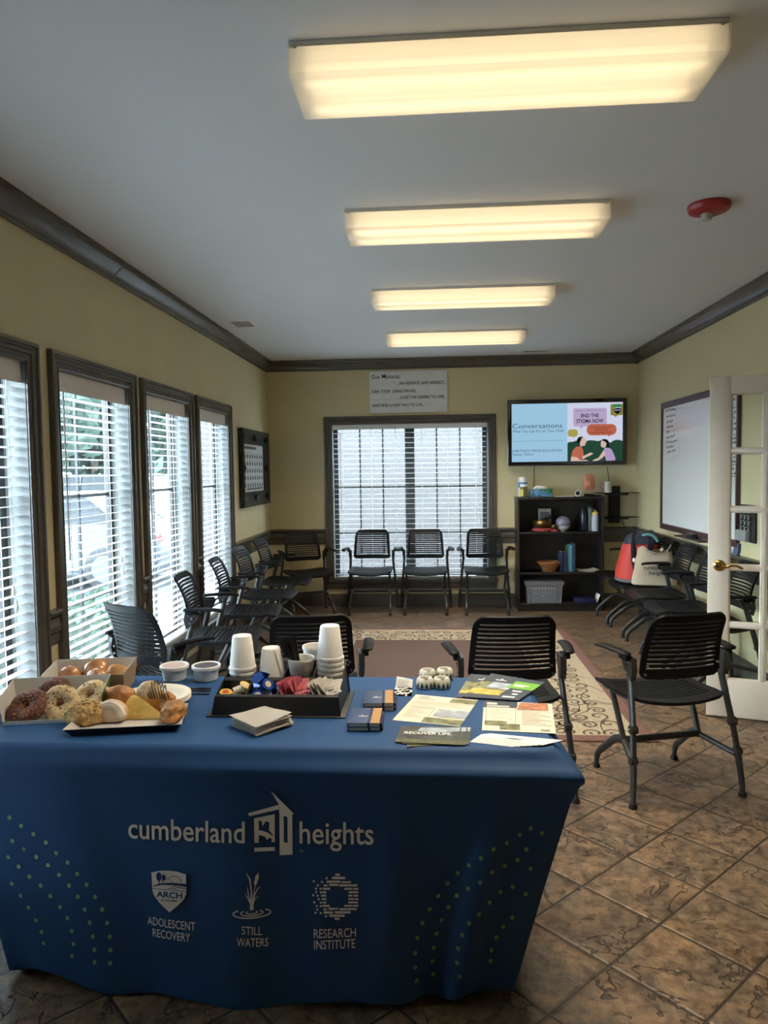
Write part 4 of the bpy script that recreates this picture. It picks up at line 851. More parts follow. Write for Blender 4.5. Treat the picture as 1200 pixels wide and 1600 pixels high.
def cup(loc, label, up=False, h=.115, r0=.0325, r1=.0455, tilt=None):
    bm = bmesh.new(); prof = [(0, h), (r0-.002, h), (r0, h-.003), (r1-.002, .012), (r1, .011), (r1+.0012, .005), (r1, 0), (r1-.002, .001), (r0-.0025, h-.005), (0, h-.005)]
    if up: prof = [(a, h-z) for a, z in prof]
    lathe(bm, prof, (0, 0, 0), 28); o = obj('foam_cup', bm, CUP, angle=50); o.location = loc
    if tilt: o.rotation_euler = tilt
    return tag(o, label, 'cup', 'white foam cups in the condiment tray')
nn = ['bottom', 'second', 'third', 'fourth', 'fifth', 'sixth']
def stack(i, n, h, where):
    for k in range(n):
        cup(op(i, 1, 0, 0, k*.0172), (f'topmost upside-down foam cup of the {where} stack' if k == n-1 else f'{nn[k]} upside-down foam cup from below in the {where} stack'), False, h)
stack(0, 4, .115, 'leftmost'); stack(1, 2, .108, 'short middle'); stack(3, 6, .115, 'tall rightmost')
sc_ = cup(op(2, 1, 0, 0, .0), 'upright white foam cup holding black stirrers', True, .092)
cup(op(2, 1, .034, .098, -.041), 'white foam cup standing behind the stirrer cup', True, .150)
bm_pos = op(2, 1, 0, 0, .0)
STIR = mat('black_stirrer', (.008, .008, .008), .4)
rs = random.Random(9)
for k in range(34):
    bm = bmesh.new(); a = rs.uniform(0, 6.28); q = rs.uniform(.002, .022); base = Vector((q*math.cos(a), q*math.sin(a), .012)); ln = rs.uniform(.148, .158)
    lean = Vector((-.36+rs.uniform(-.22, .24), rs.uniform(-.10, .16), 1)).normalized(); side = Vector((0, 1, 0)).cross(lean).normalized()
    tipp = base+lean*ln; tube(bm, [base, tipp], .0030, 6, flat=.5)
    o = obj('stirrer', bm, STIR); o.location = bm_pos; tag(o, 'black coffee stirrer in the foam cup', 'stirrer', 'black stirrers in the foam cup')
POD = mat('cream_pod_plastic', (.72, .66, .52), .5); FOILY = mat('yellow_foil', (.62, .40, .05), .3); FOILR = mat('red_print', (.4, .05, .03), .4); FOILB = mat('blue_foil', (.02, .07, .30), .25, metal=.3); FOILW = mat('cream_print_foil', (.55, .45, .33), .35)
def pod(loc, rot, body, lid, label, group, emb=None):
    r = thing('creamer_pod', label, 'creamer', loc, 0, group); r.rotation_euler = rot
    bm = bmesh.new(); lathe(bm, [(0, 0), (.0125, 0), (.0135, .002), (.0175, .020), (.0185, .021), (.0185, .022)], n=18); obj('cup', bm, body, r)
    bm = bmesh.new(); lathe(bm, [(.0195, .022), (.0200, .0226), (.0195, .0235), (0, .0238)], n=18)
    if emb is not None: face(bm, [(u, v, .0242) for u, v in circ(0, 0, .011, 14)], 1)
    t_ = bm; box(t_, (.021, 0, .0228), (.008, .008, .0008)); obj('foil_lid', bm, [lid, emb or lid], r)
rp_ = random.Random(4)
for k, (dx, dy, dz, rt, lb) in enumerate(((-.024, -.014, .010, (.25, .1, 0), 'yellow-lidded creamer pod at the front left of its well'), (.006, -.020, .016, (1.9, .2, .5), 'cream pod lying on its side at the front of the left well'), (-.010, .018, .020, (1.6, .6, 2.2), 'cream pod on its side at the back of the left well'), (.024, .016, .026, (.5, .2, 1), 'yellow-lidded creamer pod at the back right of the left well'))): pod(op(0, 0, dx, dy, dz), rt, POD, FOILY, lb, 'yellow creamer pods', FOILR if k == 0 else FOILW)
for k in range(11):
    dx = rp_.uniform(-.028, .028); dy = rp_.uniform(-.022, .026); dz = .010+(k//3)*.017; 
    pod(op(1, 0, dx, dy, dz), (rp_.uniform(.2, 1.5), rp_.uniform(-.5, .5), rp_.uniform(0, 6)), FOILB, FOILB, 'blue foil creamer pod heaped in the second well', 'blue creamer pods', FOILW if k % 3 != 1 else None)
PINK = mat('pink_packet', (.62, .16, .20), .6, var=.15, vscale=80); WPK = mat('white_packet', (.70, .66, .60), .6, var=.12, vscale=80)
for well, M_, lb, grp in ((2, PINK, 'pink sweetener packet in the third well', 'pink sweetener packets'), (3, WPK, 'white sugar packet in the fourth well', 'white sugar packets')):
    for k in range(12):
        bm = bmesh.new(); w2, h2 = .019, .033; G = []
        for i in range(4): G.append([bm.verts.new((-w2+2*w2*i/3, -h2+2*h2*j/4, .0022*math.sin(PI*i/3)*math.sin(PI*j/4)+.002*math.sin(i*2.+k))) for j in range(5)])
        for i in range(3):
            for j in range(4): bm.faces.new((G[i][j], G[i+1][j], G[i+1][j+1], G[i][j+1]))
        bmesh.ops.solidify(bm, geom=bm.faces[:], thickness=-.0022)
        if k % 3 == 0: face(bm, [(-.010, -.012, .0048), (.010, -.012, .0048), (.010, .004, .0048), (-.010, .004, .0048)], 1)
        o = obj('sweetener_packet', bm, [M_, FOILR if well == 2 else INK], angle=60)
        o.location = op(well, 0, -.032+k*.0056, -.006+.005*(k % 3), .034+.002*(k % 4)+k*.0007); o.rotation_euler = (R(rp_.uniform(48, 78)), R(rp_.uniform(-12, 12)), R(60+rp_.uniform(-25, 25))) if k < 9 else (R(rp_.uniform(15, 30)), R(-10), R(rp_.uniform(-20, 20))); tag(o, lb, 'packet', grp)

# lidded tubs, knives, plates
TUB = mat('white_tub_plastic', (.72, .71, .68), .45); TUBL = mat('clear_tub_lid', (.50, .46, .44), .2); DARKF = mat('dark_jam', (.06, .045, .06), .4); PINKF = mat('pale_pink_spread', (.50, .36, .32), .4)
for px, py, fill, lb in ((270, 1064, PINKF, 'lidded white tub of pale spread, left of the pair behind the plates'), (320, 1064, DARKF, 'lidded white tub of dark jam, right of the pair behind the plates')):
    c = tp(px, py, 0); r = thing('lidded_tub', lb, 'tub', (c.x, c.y+.02, TT), 0, 'lidded tubs on the table')
    bm = bmesh.new(); lathe(bm, [(0, 0), (.038, 0), (.041, .003), (.048, .050), (.046, .050), (.039, .005), (0, .005)], n=32); obj('bowl', bm, TUB, r)
    bm = bmesh.new(); lathe(bm, [(.0475, .042), (.0530, .044), (.0535, .054), (.051, .0565), (.046, .0555), (.0435, .0525)], n=32); obj('lid_rim', bm, TUB, r)
    bm = bmesh.new(); lathe(bm, [(.0440, .0520), (.0, .0525), (.0, .0535), (.0440, .0535)], n=32); obj('lid_window', bm, fill, r)
for k, (a, b_) in enumerate((((296, 1076), (331, 1076)), ((296, 1079), (330, 1080)), ((298, 1084), (328, 1085)))):
    p, q = tp(*a), tp(*b_); d = q-p; bm = bmesh.new(); L_ = max(d.length, .165); d.normalize(); nrm = Vector((-d.y, d.x, 0)); p = q-d*L_
    pol = [(0, -.004), (L_*.5, -.005), (L_*.55, -.008), (L_*.95, -.008), (L_, 0), (L_*.95, .006), (L_*.55, .006), (L_*.5, .005), (0, .006)]
    prism(bm, pol, lambda u, v, t: Vector((d.x*u+nrm.x*v, d.y*u+nrm.y*v, t)), .003); o = obj('plastic_knife', bm, STIR); o.location = (p.x, p.y, TT); tag(o, ['rear', 'middle', 'front'][k]+' black plastic knife of the three beside the plates', 'knife', 'black plastic knives')
PLATE = mat('cream_paper_plate', (.74, .69, .58), .6); pc = tp(243, 1092, .015)
for k in range(6):
    bm = bmesh.new(); lathe(bm, [(0, .001), (.075, .001), (.083, .004), (.092, .012), (.114, .0165), (.116, .015), (.114, .0140), (.094, .0095), (.084, .0015), (.076, -.001), (0, -.001)], n=40); o = obj('paper_plate', bm, PLATE, angle=60); o.location = (pc.x, pc.y, TT+.001+k*.0032)
    tag(o, ['lowest', 'second from the bottom', 'third from the bottom', 'third from the top', 'second from the top', 'topmost'][k]+' cream paper plate of the stack behind the pastry tray', 'plate', 'stacked paper plates')

# open food boxes and tray
def obox(name, label, P, hgt, mats, front):
    """open box from bottom corners near-left, near-right, far-right, far-left; mats = (outside, inside)"""
    o = sum(P, Vector())/4; o.z = TT; r = thing(name, label, 'box', o); Q = [p-o for p in P]
    for q in Q: q.z = 0
    bm = bmesh.new(); prism(bm, [(0, 0), (1, 0), (1, 1), (0, 1)], lambda u, v, t: (Q[0]*(1-u)*(1-v)+Q[1]*u*(1-v)+Q[2]*u*v+Q[3]*(1-u)*v)+Vector((0, 0, t)), .002); obj('base', bm, mats[1], r)
    cen = sum(Q, Vector())/4
    for k, nm in enumerate(('front_wall', 'right_wall', 'back_wall', 'left_wall')):
        a, b_ = Q[k], Q[(k+1) % 4]; hh = front if k == 0 else hgt
        if hh <= 0: continue
        nrm = ((a+b_)/2-cen); nrm.z = 0; nrm.normalize(); lean = .10
        bm = bmesh.new()
        def F(u, h, t): p = a.lerp(b_, u); return p+nrm*(lean*h-t)+Vector((0, 0, h))+(a-b_).normalized()*(.10*h*(1-2*u))
        g = [[bm.verts.new(F(u, h, t)) for u, h in ((0, 0), (1, 0), (1, hh), (0, hh))] for t in (0, .0016)]
        bm.faces.new(g[0]).material_index = 0; bm.faces.new(g[1][::-1]).material_index = 1
        for i in range(4): bm.faces.new((g[0][i], g[0][(i+1) % 4], g[1][(i+1) % 4], g[1][i])).material_index = 1
        obj(nm, bm, [mats[1] if k == 0 and front < .03 else mats[0], mats[1]], r)
    return r
PA = [tp(4, 1134), tp(156, 1126), tp(170, 1092), tp(26, 1100)]
obox('bakery_box', 'open white bakery box with green end panel holding bagels, front left of the table', PA, .085, (BOXG, BOXW), .012)
PB = [tp(70, 1093), tp(193, 1087), tp(211, 1062), tp(93, 1067)]
obox('bakery_box', 'open brown cardboard box of glazed rolls at the back left of the table', PB, .085, (KRAFT, BOXW), .078)
TRAY = mat('black_tray_plastic', (.012, .016, .020), .25); TRAYW = mat('pale_tray_inside', (.60, .57, .53), .5)
PT = [tp(112, 1150), tp(274, 1142), tp(284, 1112), tp(150, 1116)]
o = sum(PT, Vector())/4; o.z = TT; r = thing('pastry_tray', 'black-edged tray of pastries at the front left of the table', 'tray', o); Q = [p-o for p in PT]
for q in Q: q.z = 0
bm = bmesh.new(); lev = [(1.0, 0, 0), (1.13, .022, 0), (1.145, .024, 1), (1.125, .0215, 1), (.99, .002, 1)]; rings = [[bm.verts.new((q.x*s, q.y*s*1.0, z)) for q in Q] for s, z, _ in lev]
for i in range(len(lev)-1):
    for k in range(4): bm.faces.new((rings[i][k], rings[i][(k+1) % 4], rings[i+1][(k+1) % 4], rings[i+1][k])).material_index = lev[i+1][2] if i else 0
bm.faces.new(rings[0][::-1]); bm.faces.new(rings[-1]).material_index = 1
obj('dish', bm, [TRAY, TRAYW], r)
CRUST = mat('golden_crust', (.44, .20, .06), .55, bump=.4, bscale=90, var=.45, vscale=26); PALEB = mat('pale_bagel_crust', (.58, .42, .21), .55, bump=.3, bscale=80, var=.3, vscale=22); DARKB = mat('dark_bagel_crust', (.125, .042, .020), .6, bump=1.0, bscale=90, var=.5, vscale=40); SCONE = mat('oat_scone_crust', (.50, .31, .12), .8, bump=1.0, bscale=60, var=.5, vscale=40); GLAZE = mat('glazed_roll', (.46, .20, .07), .22, var=.4, vscale=18, coat=.4); ICING = mat('white_icing', (.70, .60, .48), .4, var=.15, vscale=20); EGG = mat('yellow_pastry', (.70, .47, .13), .5, bump=.4, bscale=60, var=.25, vscale=22); CHOC = mat('chocolate_drizzle', (.04, .018, .008), .35); SEEDW = mat('pale_seed', (.68, .55, .36), .6); SEEDD = mat('poppy_seed', (.09, .05, .03), .6); FILL = mat('pale_dough', (.62, .45, .32), .5)
GRP = 'bagels and pastries on the table'
def bagel(c, tilt, m, label, seeds, R0=.036, r0=.025, crumb=None, sd=0):
    r = thing('bagel', label, 'bagel', c, 0, GRP); r.rotation_euler = tilt; bm = bmesh.new(); n, k = 32, 14; G = []
    for i in range(n):
        a = 2*PI*i/n; row = []
        for j in range(k):
            b_ = 2*PI*j/k; d = 1+.16*noise.noise(Vector((math.cos(a)*2+sd, math.sin(a)*2, math.cos(b_))))
            row.append(bm.verts.new(((R0+r0*d*math.cos(b_))*math.cos(a), (R0+r0*d*math.cos(b_))*math.sin(a), r0*.82*d*math.sin(b_))))
        G.append(row)
    for i in range(n):
        for j in range(k): bm.faces.new((G[i][j], G[(i+1) % n][j], G[(i+1) % n][(j+1) % k], G[i][(j+1) % k]))
    obj('ring', bm, m, r)
    if seeds:
        bm = bmesh.new(); q = random.Random(sd)
        for s in range(seeds):
            a = q.uniform(0, 2*PI); b_ = q.uniform(.1, PI*.95); d = 1.0; p = Vector(((R0+r0*d*math.cos(b_))*math.cos(a), (R0+r0*d*math.cos(b_))*math.sin(a), r0*.82*math.sin(b_)))
            box(bm, p, (.0042, .0024, .0018), 0, Matrix.Rotation(q.uniform(0, 6), 3, 'Z') @ Matrix.Rotation(q.uniform(-1, 1), 3, 'X'), q.choice((0, 0, 1)))
        t = obj('seed_topping', bm, [crumb or SEEDW, SEEDD if crumb is None else crumb], r); t['kind'] = 'stuff'
def inbox(px, py, h): p = tp(px, py, h); return p
bagel(inbox(40, 1107, .036)+Vector((0, .012, 0)), (R(38), R(-8), 0), DARKB, 'dark cinnamon bagel at the left end of the white bakery box', 90, .036, .027, CRUST, 1)
bagel(inbox(72, 1092, .04)+Vector((0, .045, .003)), (R(50), 0, 0), DARKB, 'dark bagel leaning behind the seeded one in the white bakery box', 40, .034, .025, CRUST, 2)
bagel(inbox(91, 1101, .04)+Vector((0, .012, 0)), (R(52), R(18), 0), PALEB, 'pale bagel covered with mixed seeds in the middle of the white bakery box', 230, .036, .024, None, 3)
bagel(inbox(135, 1094, .04)+Vector((0, .03, .0)), (R(45), R(-10), 0), PALEB, 'golden bagel with seeds at the green end of the white bakery box', 200, .036, .025, None, 4)
def pastry(name, label, c, s, m, amp, freq, rot=0, sd=0, extra=None, cat='pastry'):
    r = thing(name, label, cat, c, rot, GRP); bm = bmesh.new(); lump(bm, (0, 0, s[2]*.55), s, amp, freq, 4, 0, 0, sd); obj('dough', bm, m, r)
    if extra: extra(r, s)
    return r
for i, (px, py, s, lb) in enumerate(((110, 1052, .042, 'glazed brown roll at the left in the cardboard box'), (147, 1048, .050, 'large glazed roll in the middle of the cardboard box'), (152, 1056, .042, 'glazed roll in front of the large one in the cardboard box'), (184, 1050, .044, 'golden flaky roll at the right in the cardboard box'))):
    c = tp(px, py, .05); p = Vector((c.x, min(max(c.y, 2.46), 2.53) if i != 1 else 2.545, TT+.012)); pastry('glazed_roll', lb, p, (s, s*.9, s*1.0), GLAZE if i < 3 else CRUST, .12, 2.5, 0, i, None, 'roll')
def nuts(r, s):
    bm = bmesh.new(); q = random.Random(2)
    for k in range(150): a, b_ = q.uniform(0, 6.28), q.uniform(.2, 1.5); box(bm, (s[0]*1.02*math.cos(a)*math.cos(b_), s[1]*1.02*math.sin(a)*math.cos(b_), s[2]*.55+s[2]*1.02*math.sin(b_)), (.008, .006, .005), .002, Matrix.Rotation(a, 3, 'Z'))
    t = obj('oat_topping', bm, PALEB, r); t['kind'] = 'stuff'
pastry('oat_scone', 'lumpy golden oat scone at the left end of the pastry tray', tp(129, 1134, 0)+Vector((0, .022, .005)), (.064, .048, .044), SCONE, .16, 6, .3, 3, nuts)
def fold(r, s):
    bm = bmesh.new(); tube(bm, smooth_path([(-.045, -.024, .010), (-.030, -.020, .038), (0, -.016, .052), (.03, -.018, .040), (.045, -.024, .012)], 4), [.008]+[.014]*15+[.008], 8); obj('folded_edge', bm, ICING, r)
pastry('iced_roll', 'pale iced pastry folded over its filling, left of the yellow turnover', tp(170, 1131, 0)+Vector((0, .026, .005)), (.050, .036, .040), FILL, .10, 3, 0, 5, fold)
pastry('croissant', 'golden croissant half behind the iced pastry', tp(182, 1110, .02)+Vector((.0, .025, .012)), (.050, .030, .040), CRUST, .12, 4, .2, 8)
r = thing('turnover', 'triangular yellow egg-washed turnover in the middle of the tray', 'pastry', tp(222, 1124, 0)+Vector((0, .012, .004)), 0, GRP)
bm = bmesh.new(); tri = [(-.070, -.026), (.072, -.018), (-.030, .056)]; ap = Vector((-.034, .006)); lv = [(1.0, 0), (1.04, .007), (1.0, .014), (.80, .026), (.55, .043), (.30, .059), (.12, .066)]; rg = []
for s, z in lv:
    pts = []
    for k in range(3):
        a, b_ = Vector(tri[k]), Vector(tri[(k+1) % 3])
        for t in range(10):
            p = ap+(a.lerp(b_, t/10)-ap)*s; q = 1+.05*noise.noise(Vector((p.x*40, p.y*40, z*50)))
            pts.append(bm.verts.new((p.x*q, p.y*q, z+.003*noise.noise(Vector((p.x*70, p.y*70, z*60)))*(z > .002))))
    rg.append(pts)
for a, b_ in zip(rg, rg[1:]):
    for k in range(30): bm.faces.new((a[k], a[(k+1) % 30], b_[(k+1) % 30], b_[k]))
bm.faces.new(rg[-1]); bm.faces.new(rg[0][::-1]); obj('dough', bm, EGG, r, angle=70)
def driz(r, s):
    bm = bmesh.new()
    for k in range(8):
        x = -s[0]*.75+k*s[0]*.21; tube(bm, [(x+.006*t, s[1]*1.06*math.cos(PI*t/8), s[2]*.55+s[2]*1.04*math.sin(PI*t/8)*math.sqrt(max(.1, 1-(x/s[0])**2))) for t in range(9)], .0018, 5)
    obj('chocolate_drizzle', bm, CHOC, r)
pastry('drizzled_roll', 'round roll with dark chocolate drizzle behind the turnover', tp(229, 1108, .02)+Vector((0, .024, .012)), (.042, .034, .046), PALEB, .08, 3, 0, 6, driz)
pastry('croissant', 'small golden croissant at the right end of the tray, rear', tp(257, 1118, 0)+Vector((0, .022, .006)), (.032, .042, .040), CRUST, .22, 5, .5, 11)
pastry('croissant', 'orange-brown croissant at the right end of the tray, front', tp(270, 1131, 0)+Vector((-.004, .020, .006)), (.034, .044, .040), CRUST, .22, 5, -.4, 12)
# ------------------------------------------------------------------ things on the walls
SIGNW = mat('whitewashed_board', (.80, .80, .80), .6, bump=.1, bscale=40, var=.05, vscale=12)
r = thing('message_sign', 'white three-plank sign with black lettering above the back window', 'sign', (-.257, YB-.003, 2.378)); sw, sh = .85, .455
bm = bmesh.new()
for k in range(3): b2(bm, -sw/2, sw/2, -.022, 0, -sh/2+k*sh/3+.001, -sh/2+(k+1)*sh/3-.001, .0015)
b2(bm, -sw/2+.01, sw/2-.01, -.012, -.002, -sh/2+.01, sh/2-.01)
def sg(s, x0, y0, x1, y1, bo=.022):
    # zoom coordinates of the sign: x 62..1100, y 90..648
    def fn(u, v): a = (x0+(x1-x0)*u-62)/1038; b_ = (y1+(y0-y1)*v-90)/558; return Vector((-sw/2+sw*a, -.0228, sh/2-sh*b_))
    text(bm, s, fn, 1, bo)
sg('O', 90, 132, 132, 192, .02); sg('UR', 140, 152, 204, 190); sg('M', 230, 128, 282, 188, .02); sg('ESSAGE,', 290, 150, 474, 194)
sg('"', 388, 238, 404, 250, 0); sg('...AN ADDICT, ANY ADDICT,', 430, 234, 1066, 278); sg('CAN  STOP  USING DRUGS,', 90, 338, 684, 384); sg('LOSE THE DESIRE TO USE,', 470, 424, 1066, 466); sg('AND FIND A NEW WAY TO LIVE.', 94, 526, 778, 566); sg('"', 800, 524, 816, 536, 0)
obj('board', bm, [SIGNW, BLACK], r, fix=False)

# television
TVB = mat('glossy_black_plastic', (.010, .010, .011), .12, coat=.5)
r = thing('television', 'flat television on the back wall showing a slide about conversations', 'television', (1.443, YB-.003, 1.893)); tw, th_ = 1.262, .715
bm = bmesh.new(); b2(bm, -.3, .3, -.05, 0, -.2, .2, .01); b2(bm, -tw/2+.02, tw/2-.02, -.105, -.045, -th_/2+.02, th_/2-.02, .02); obj('back_shell', bm, TVB, r)
bm = bmesh.new(); frame_sweep(bm, Vector((0, -.11, 0)), X, Z, -Y, -tw/2+.045, tw/2-.045, -th_/2+.055, th_/2-.04, [(0, -.004), (.002, .006), (.036, .007), (.044, .002), (.045, -.03)]); b2(bm, -.03, .03, -.1175, -.11, -th_/2+.012, -th_/2+.02); obj('bezel', bm, TVB, r)
def em(n, c, s=1.0): return emitter('screen_'+n, c, s*.72)
SM = [em('light_blue', (.36, .60, .80)), em('pale_lilac', (.66, .70, .86)), em('hedge_green', (.020, .065, .040)), em('lilac', (.50, .40, .62)), em('coral', (.52, .13, .075)), em('mustard', (.42, .36, .09)), em('skin', (.70, .50, .42)), em('black', (.008, .010, .012)), em('ink_blue', (.055, .10, .14)), em('orange_shirt', (.52, .15, .09)), em('lilac_shirt', (.46, .34, .58)), em('white', (.75, .78, .85)), em('olive', (.26, .24, .05)), em('bright_green', (.03, .30, .07)), em('grey_line', (.20, .32, .42))]
bm = bmesh.new(); w0, w1, z0, z1 = -tw/2+.043, tw/2-.043, -th_/2+.053, th_/2-.038
def S(u, v, e=0): return Vector((w0+(w1-w0)*u, -.1075-e*.00035, z1-(z1-z0)*v))
def sp(mi, poly, e=1): face(bm, [S(u, v, e) for u, v in poly], mi)
def z_(pts): return [((x-88)/998, (y-90)/552) for x, y in pts]
def rrect(x0, y0, x1, y1, rr):
    out = []
    for cx, cy, a0 in ((x1-rr, y1-rr, 0), (x0+rr, y1-rr, 90), (x0+rr, y0+rr, 180), (x1-rr, y0+rr, 270)): out += [(cx+rr*math.cos(R(a0+k*22.5)), cy+rr*math.sin(R(a0+k*22.5))) for k in range(5)]
    return out
sp(0, [(0, 0), (1, 0), (1, 1), (0, 1)], 0); sp(1, [(.504, 0), (1, 0), (1, 1), (.504, 1)], 1)
hd = [(592, 642), (592, 470)]+[(620+30*math.cos(R(a)), 478+22*math.sin(R(a))) for a in (200, 240, 280, 320)]
for cx, rr in ((690, 60), (800, 62), (905, 50), (1040, 62)): hd += [(cx+rr*math.cos(R(a)), 500-18+38*math.sin(R(a))) for a in (200, 230, 260, 290, 320, 340)]
hd += [(1086, 470), (1086, 642)]; sp(2, z_(hd), 2)
sp(3, z_(rrect(644, 142, 944, 312, 16)), 2); sp(3, z_([(690, 310), (740, 310), (716, 334)]), 2)
sp(4, z_(rrect(764, 295, 1030, 400, 46)), 3); sp(4, z_([(950, 395), (990, 392), (958, 414)]), 3)
sp(5, z_(rrect(594, 340, 684, 408, 26)), 3); sp(5, z_([(636, 405), (672, 400), (642, 418)]), 3)
sp(12, z_(rrect(976, 108, 1084, 214, 10)), 2); sp(12, z_([(1000, 213), (1040, 213), (1024, 232)]), 2)
sp(7, z_([(1002, 118), (1038, 110), (1074, 118), (1072, 170), (1056, 192), (1038, 206), (1020, 192), (1004, 170)]), 3); sp(13, z_([(1004, 120), (1038, 112), (1073, 120), (1073, 138), (1040, 132), (1004, 142)]), 4); sp(11, z_([(1004, 146), (1040, 137), (1073, 143), (1073, 149), (1040, 144), (1004, 152)]), 4)
# two people on the slide
sp(9, z_([(625, 600), (638, 540), (668, 505), (716, 500), (734, 540), (738, 602), (716, 636), (680, 640)]), 3); sp(6, z_([(626, 596), (672, 602), (712, 640), (620, 642)]), 4); sp(6, z_([(724, 598), (770, 575), (800, 560), (824, 572), (800, 588), (760, 606), (730, 626)]), 4); sp(6, z_([(690, 634), (760, 630), (784, 642), (690, 642)]), 4)
sp(6, z_([(700, 470), (712, 420), (744, 418), (756, 440), (762, 468), (752, 474), (752, 492), (726, 500), (708, 500)]), 4); sp(7, z_([(678, 470), (676, 440), (690, 416), (716, 408), (736, 414), (718, 424), (714, 446), (704, 458), (704, 478)]), 5)
sp(10, z_([(918, 524), (956, 514), (988, 536), (1012, 590), (1024, 632), (1000, 642), (940, 642), (926, 590)]), 3); sp(6, z_([(916, 540), (938, 580), (900, 618), (860, 642), (812, 642), (830, 628), (870, 612)]), 4)
sp(6, z_([(890, 470), (898, 450), (920, 446), (942, 470), (936, 500), (926, 518), (908, 516), (892, 506)]), 4); sp(7, z_([(896, 446), (914, 434), (946, 440), (964, 462), (964, 520), (946, 520), (944, 476), (920, 456)]), 5)
def st(s, x0, y0, x1, y1, mi, bo=0, e=5):
    text(bm, s, lambda u, v: S((x0+(x1-x0)*u-88)/998, (y1+(y0-y1)*v-90)/552, e), mi, bo)
st('Conversations', 96, 278, 546, 322, 8); st('What You Can Do for Your Child', 96, 336, 556, 362, 8); sp(14, z_([(92, 442), (552, 440), (552, 444), (92, 446)]), 2); st('SUBSTANCE MISUSE EDUCATION', 92, 524, 540, 548, 8); st('Vaping - Edition', 92, 558, 286, 586, 8)
st('Substance Misuse & Vaping', 668, 158, 918, 174, 8); st('END THE', 712, 194, 872, 230, 7, .02); st('STIGMA NOW', 672, 244, 914, 282, 7, .02); st("LET'S TALK ABOUT IT", 798, 318, 990, 334, 7); st('BE PART OF', 842, 342, 948, 357, 7); st('THE CONVERSATION', 798, 366, 986, 382, 7); st('ARCH', 1010, 160, 1066, 172, 11, .01)
obj('screen', bm, SM, r, fix=False, smooth=False)
for k, (pts, lb) in enumerate(((((835, 728), (833, 776)), 'thin black cable hanging from the left of the television'), (((949, 730), (952, 757), (954, 775), (957, 790)), 'thin black cable hanging from the right of the television'), (((968, 808), (976, 822), (979, 840)), 'thin black cable hanging under the small wall shelves'))):
    bm = bmesh.new(); P = [pt(x, y, 'y', YB-.045) for x, y in pts]; o0 = P[0].copy(); tube(bm, smooth_path([p-o0 for p in P], 3), .004, 6); o = obj('cable', bm, RUBBER); o.location = o0; tag(o, lb, 'cable', 'cables on the back wall')
# poster
FRM = mat('black_carved_frame', (.010, .010, .011), .25, bump=.9, bscale=55); PGREY = mat('poster_paper', (.66, .66, .62), .5)
r = thing('framed_poster', 'framed poster of small figures in a wide carved black frame on the left wall', 'poster', (XL+.002, 7.30, 1.56)); pw, ph = 1.10, .715
bm = bmesh.new(); frame_sweep(bm, Vector((0, 0, 0)), Y, Z, X, -pw/2+.14, pw/2-.14, -ph/2+.115, ph/2-.115, [(-.01, .004), (0, .022), (.02, .030), (.05, .024), (.09, .032), (.12, .048), (.135, .05), (.14, .04), (.14, 0)])
for a, b_ in ((-1, -1), (1, -1), (-1, 1), (1, 1), (0, 1), (0, -1), (1, 0), (-1, 0)):
    for q in range(5): an = q*1.256; lump(bm, (.040, a*(pw/2-.065)+.03*math.cos(an), b_*(ph/2-.055)+.022*math.sin(an)), (.014, .02, .016), .1, 2, 1, 0, 0, q, False)
obj('frame', bm, FRM, r)
bm = bmesh.new(); iw, ih = pw/2-.145, ph/2-.12; b2(bm, .002, .008, -iw, iw, -ih, ih)
def fp(mi, pts): face(bm, [(.0092, -iw+2*iw*u, -ih+2*ih*v) for u, v in pts], mi)
for k in range(12): fp(1, [(.03+k*.052, .90), (.03+k*.052+.040, .90), (.03+k*.052+.040, .955), (.03+k*.052, .955)])
for k in range(14): fp(1, [(.14+k*.058, .035), (.14+k*.058+.044, .035), (.14+k*.058+.044, .085), (.14+k*.058, .085)])
for rw in range(5):
    zc = .745-rw*.152
    for k in range(8):
        cx = .08+k*.12; fp(1, circ(cx, zc, .030, 12, .050)); fp(2, [(cx-.045, zc+.060), (cx+.045, zc+.060), (cx+.045, zc+.070), (cx-.045, zc+.070)])
obj('poster_sheet', bm, [PGREY, BLACK, INK], r, fix=False)
# whiteboard
WBF = mat('maroon_brown_frame', (.060, .030, .028), .4); WBS = mat('whiteboard_enamel', (.76, .75, .71), .22, coat=.3)
WY0, WY1, WZ_0, WZ_1 = 5.345, 7.095, .925, 2.118
r = thing('whiteboard', 'large whiteboard with handwritten notes and a brown frame on the right wall', 'whiteboard', (XR-.003, (WY0+WY1)/2, (WZ_0+WZ_1)/2)); hw, hh = (WY1-WY0)/2, (WZ_1-WZ_0)/2
bm = bmesh.new(); frame_sweep(bm, Vector((0, 0, 0)), Y, Z, -X, -hw+.03, hw-.03, -hh+.05, hh-.05, [(-.004, .010), (0, .022), (.006, .026), (.045, .026), (.05, .020), (.05, 0)])
for v in bm.verts: v.co.y = max(-hw, min(hw, v.co.y))
obj('frame', bm, WBF, r)
bm = bmesh.new(); b2(bm, -.012, -.002, -hw+.028, hw-.028, -hh+.048, hh-.048)
def W(px, py): p = pt(px, py, 'x', XR-.016); return Vector((-.0125, p.y-(WY0+WY1)/2, p.z-(WZ_0+WZ_1)/2))
rw_ = random.Random(12)
def pen(pts, wd=.006, mi=1):
    P = [W(*p) for p in pts]
    for q in strip([(p.y, p.z) for p in P], wd): face(bm, [(-.0125, a, b_) for a, b_ in q], mi)
def scrawl(x0, x1, y, slope, hgt):
    x = x0; pts = []
    while x < x1: pts.append((x, y+slope*(x-x0)+rw_.uniform(-hgt, hgt))); x += rw_.uniform(.35, .8)
    if len(pts) > 1:
        k = 0
        while k < len(pts): pen(pts[k:k+6], .011); k += rw_.choice((6, 7))
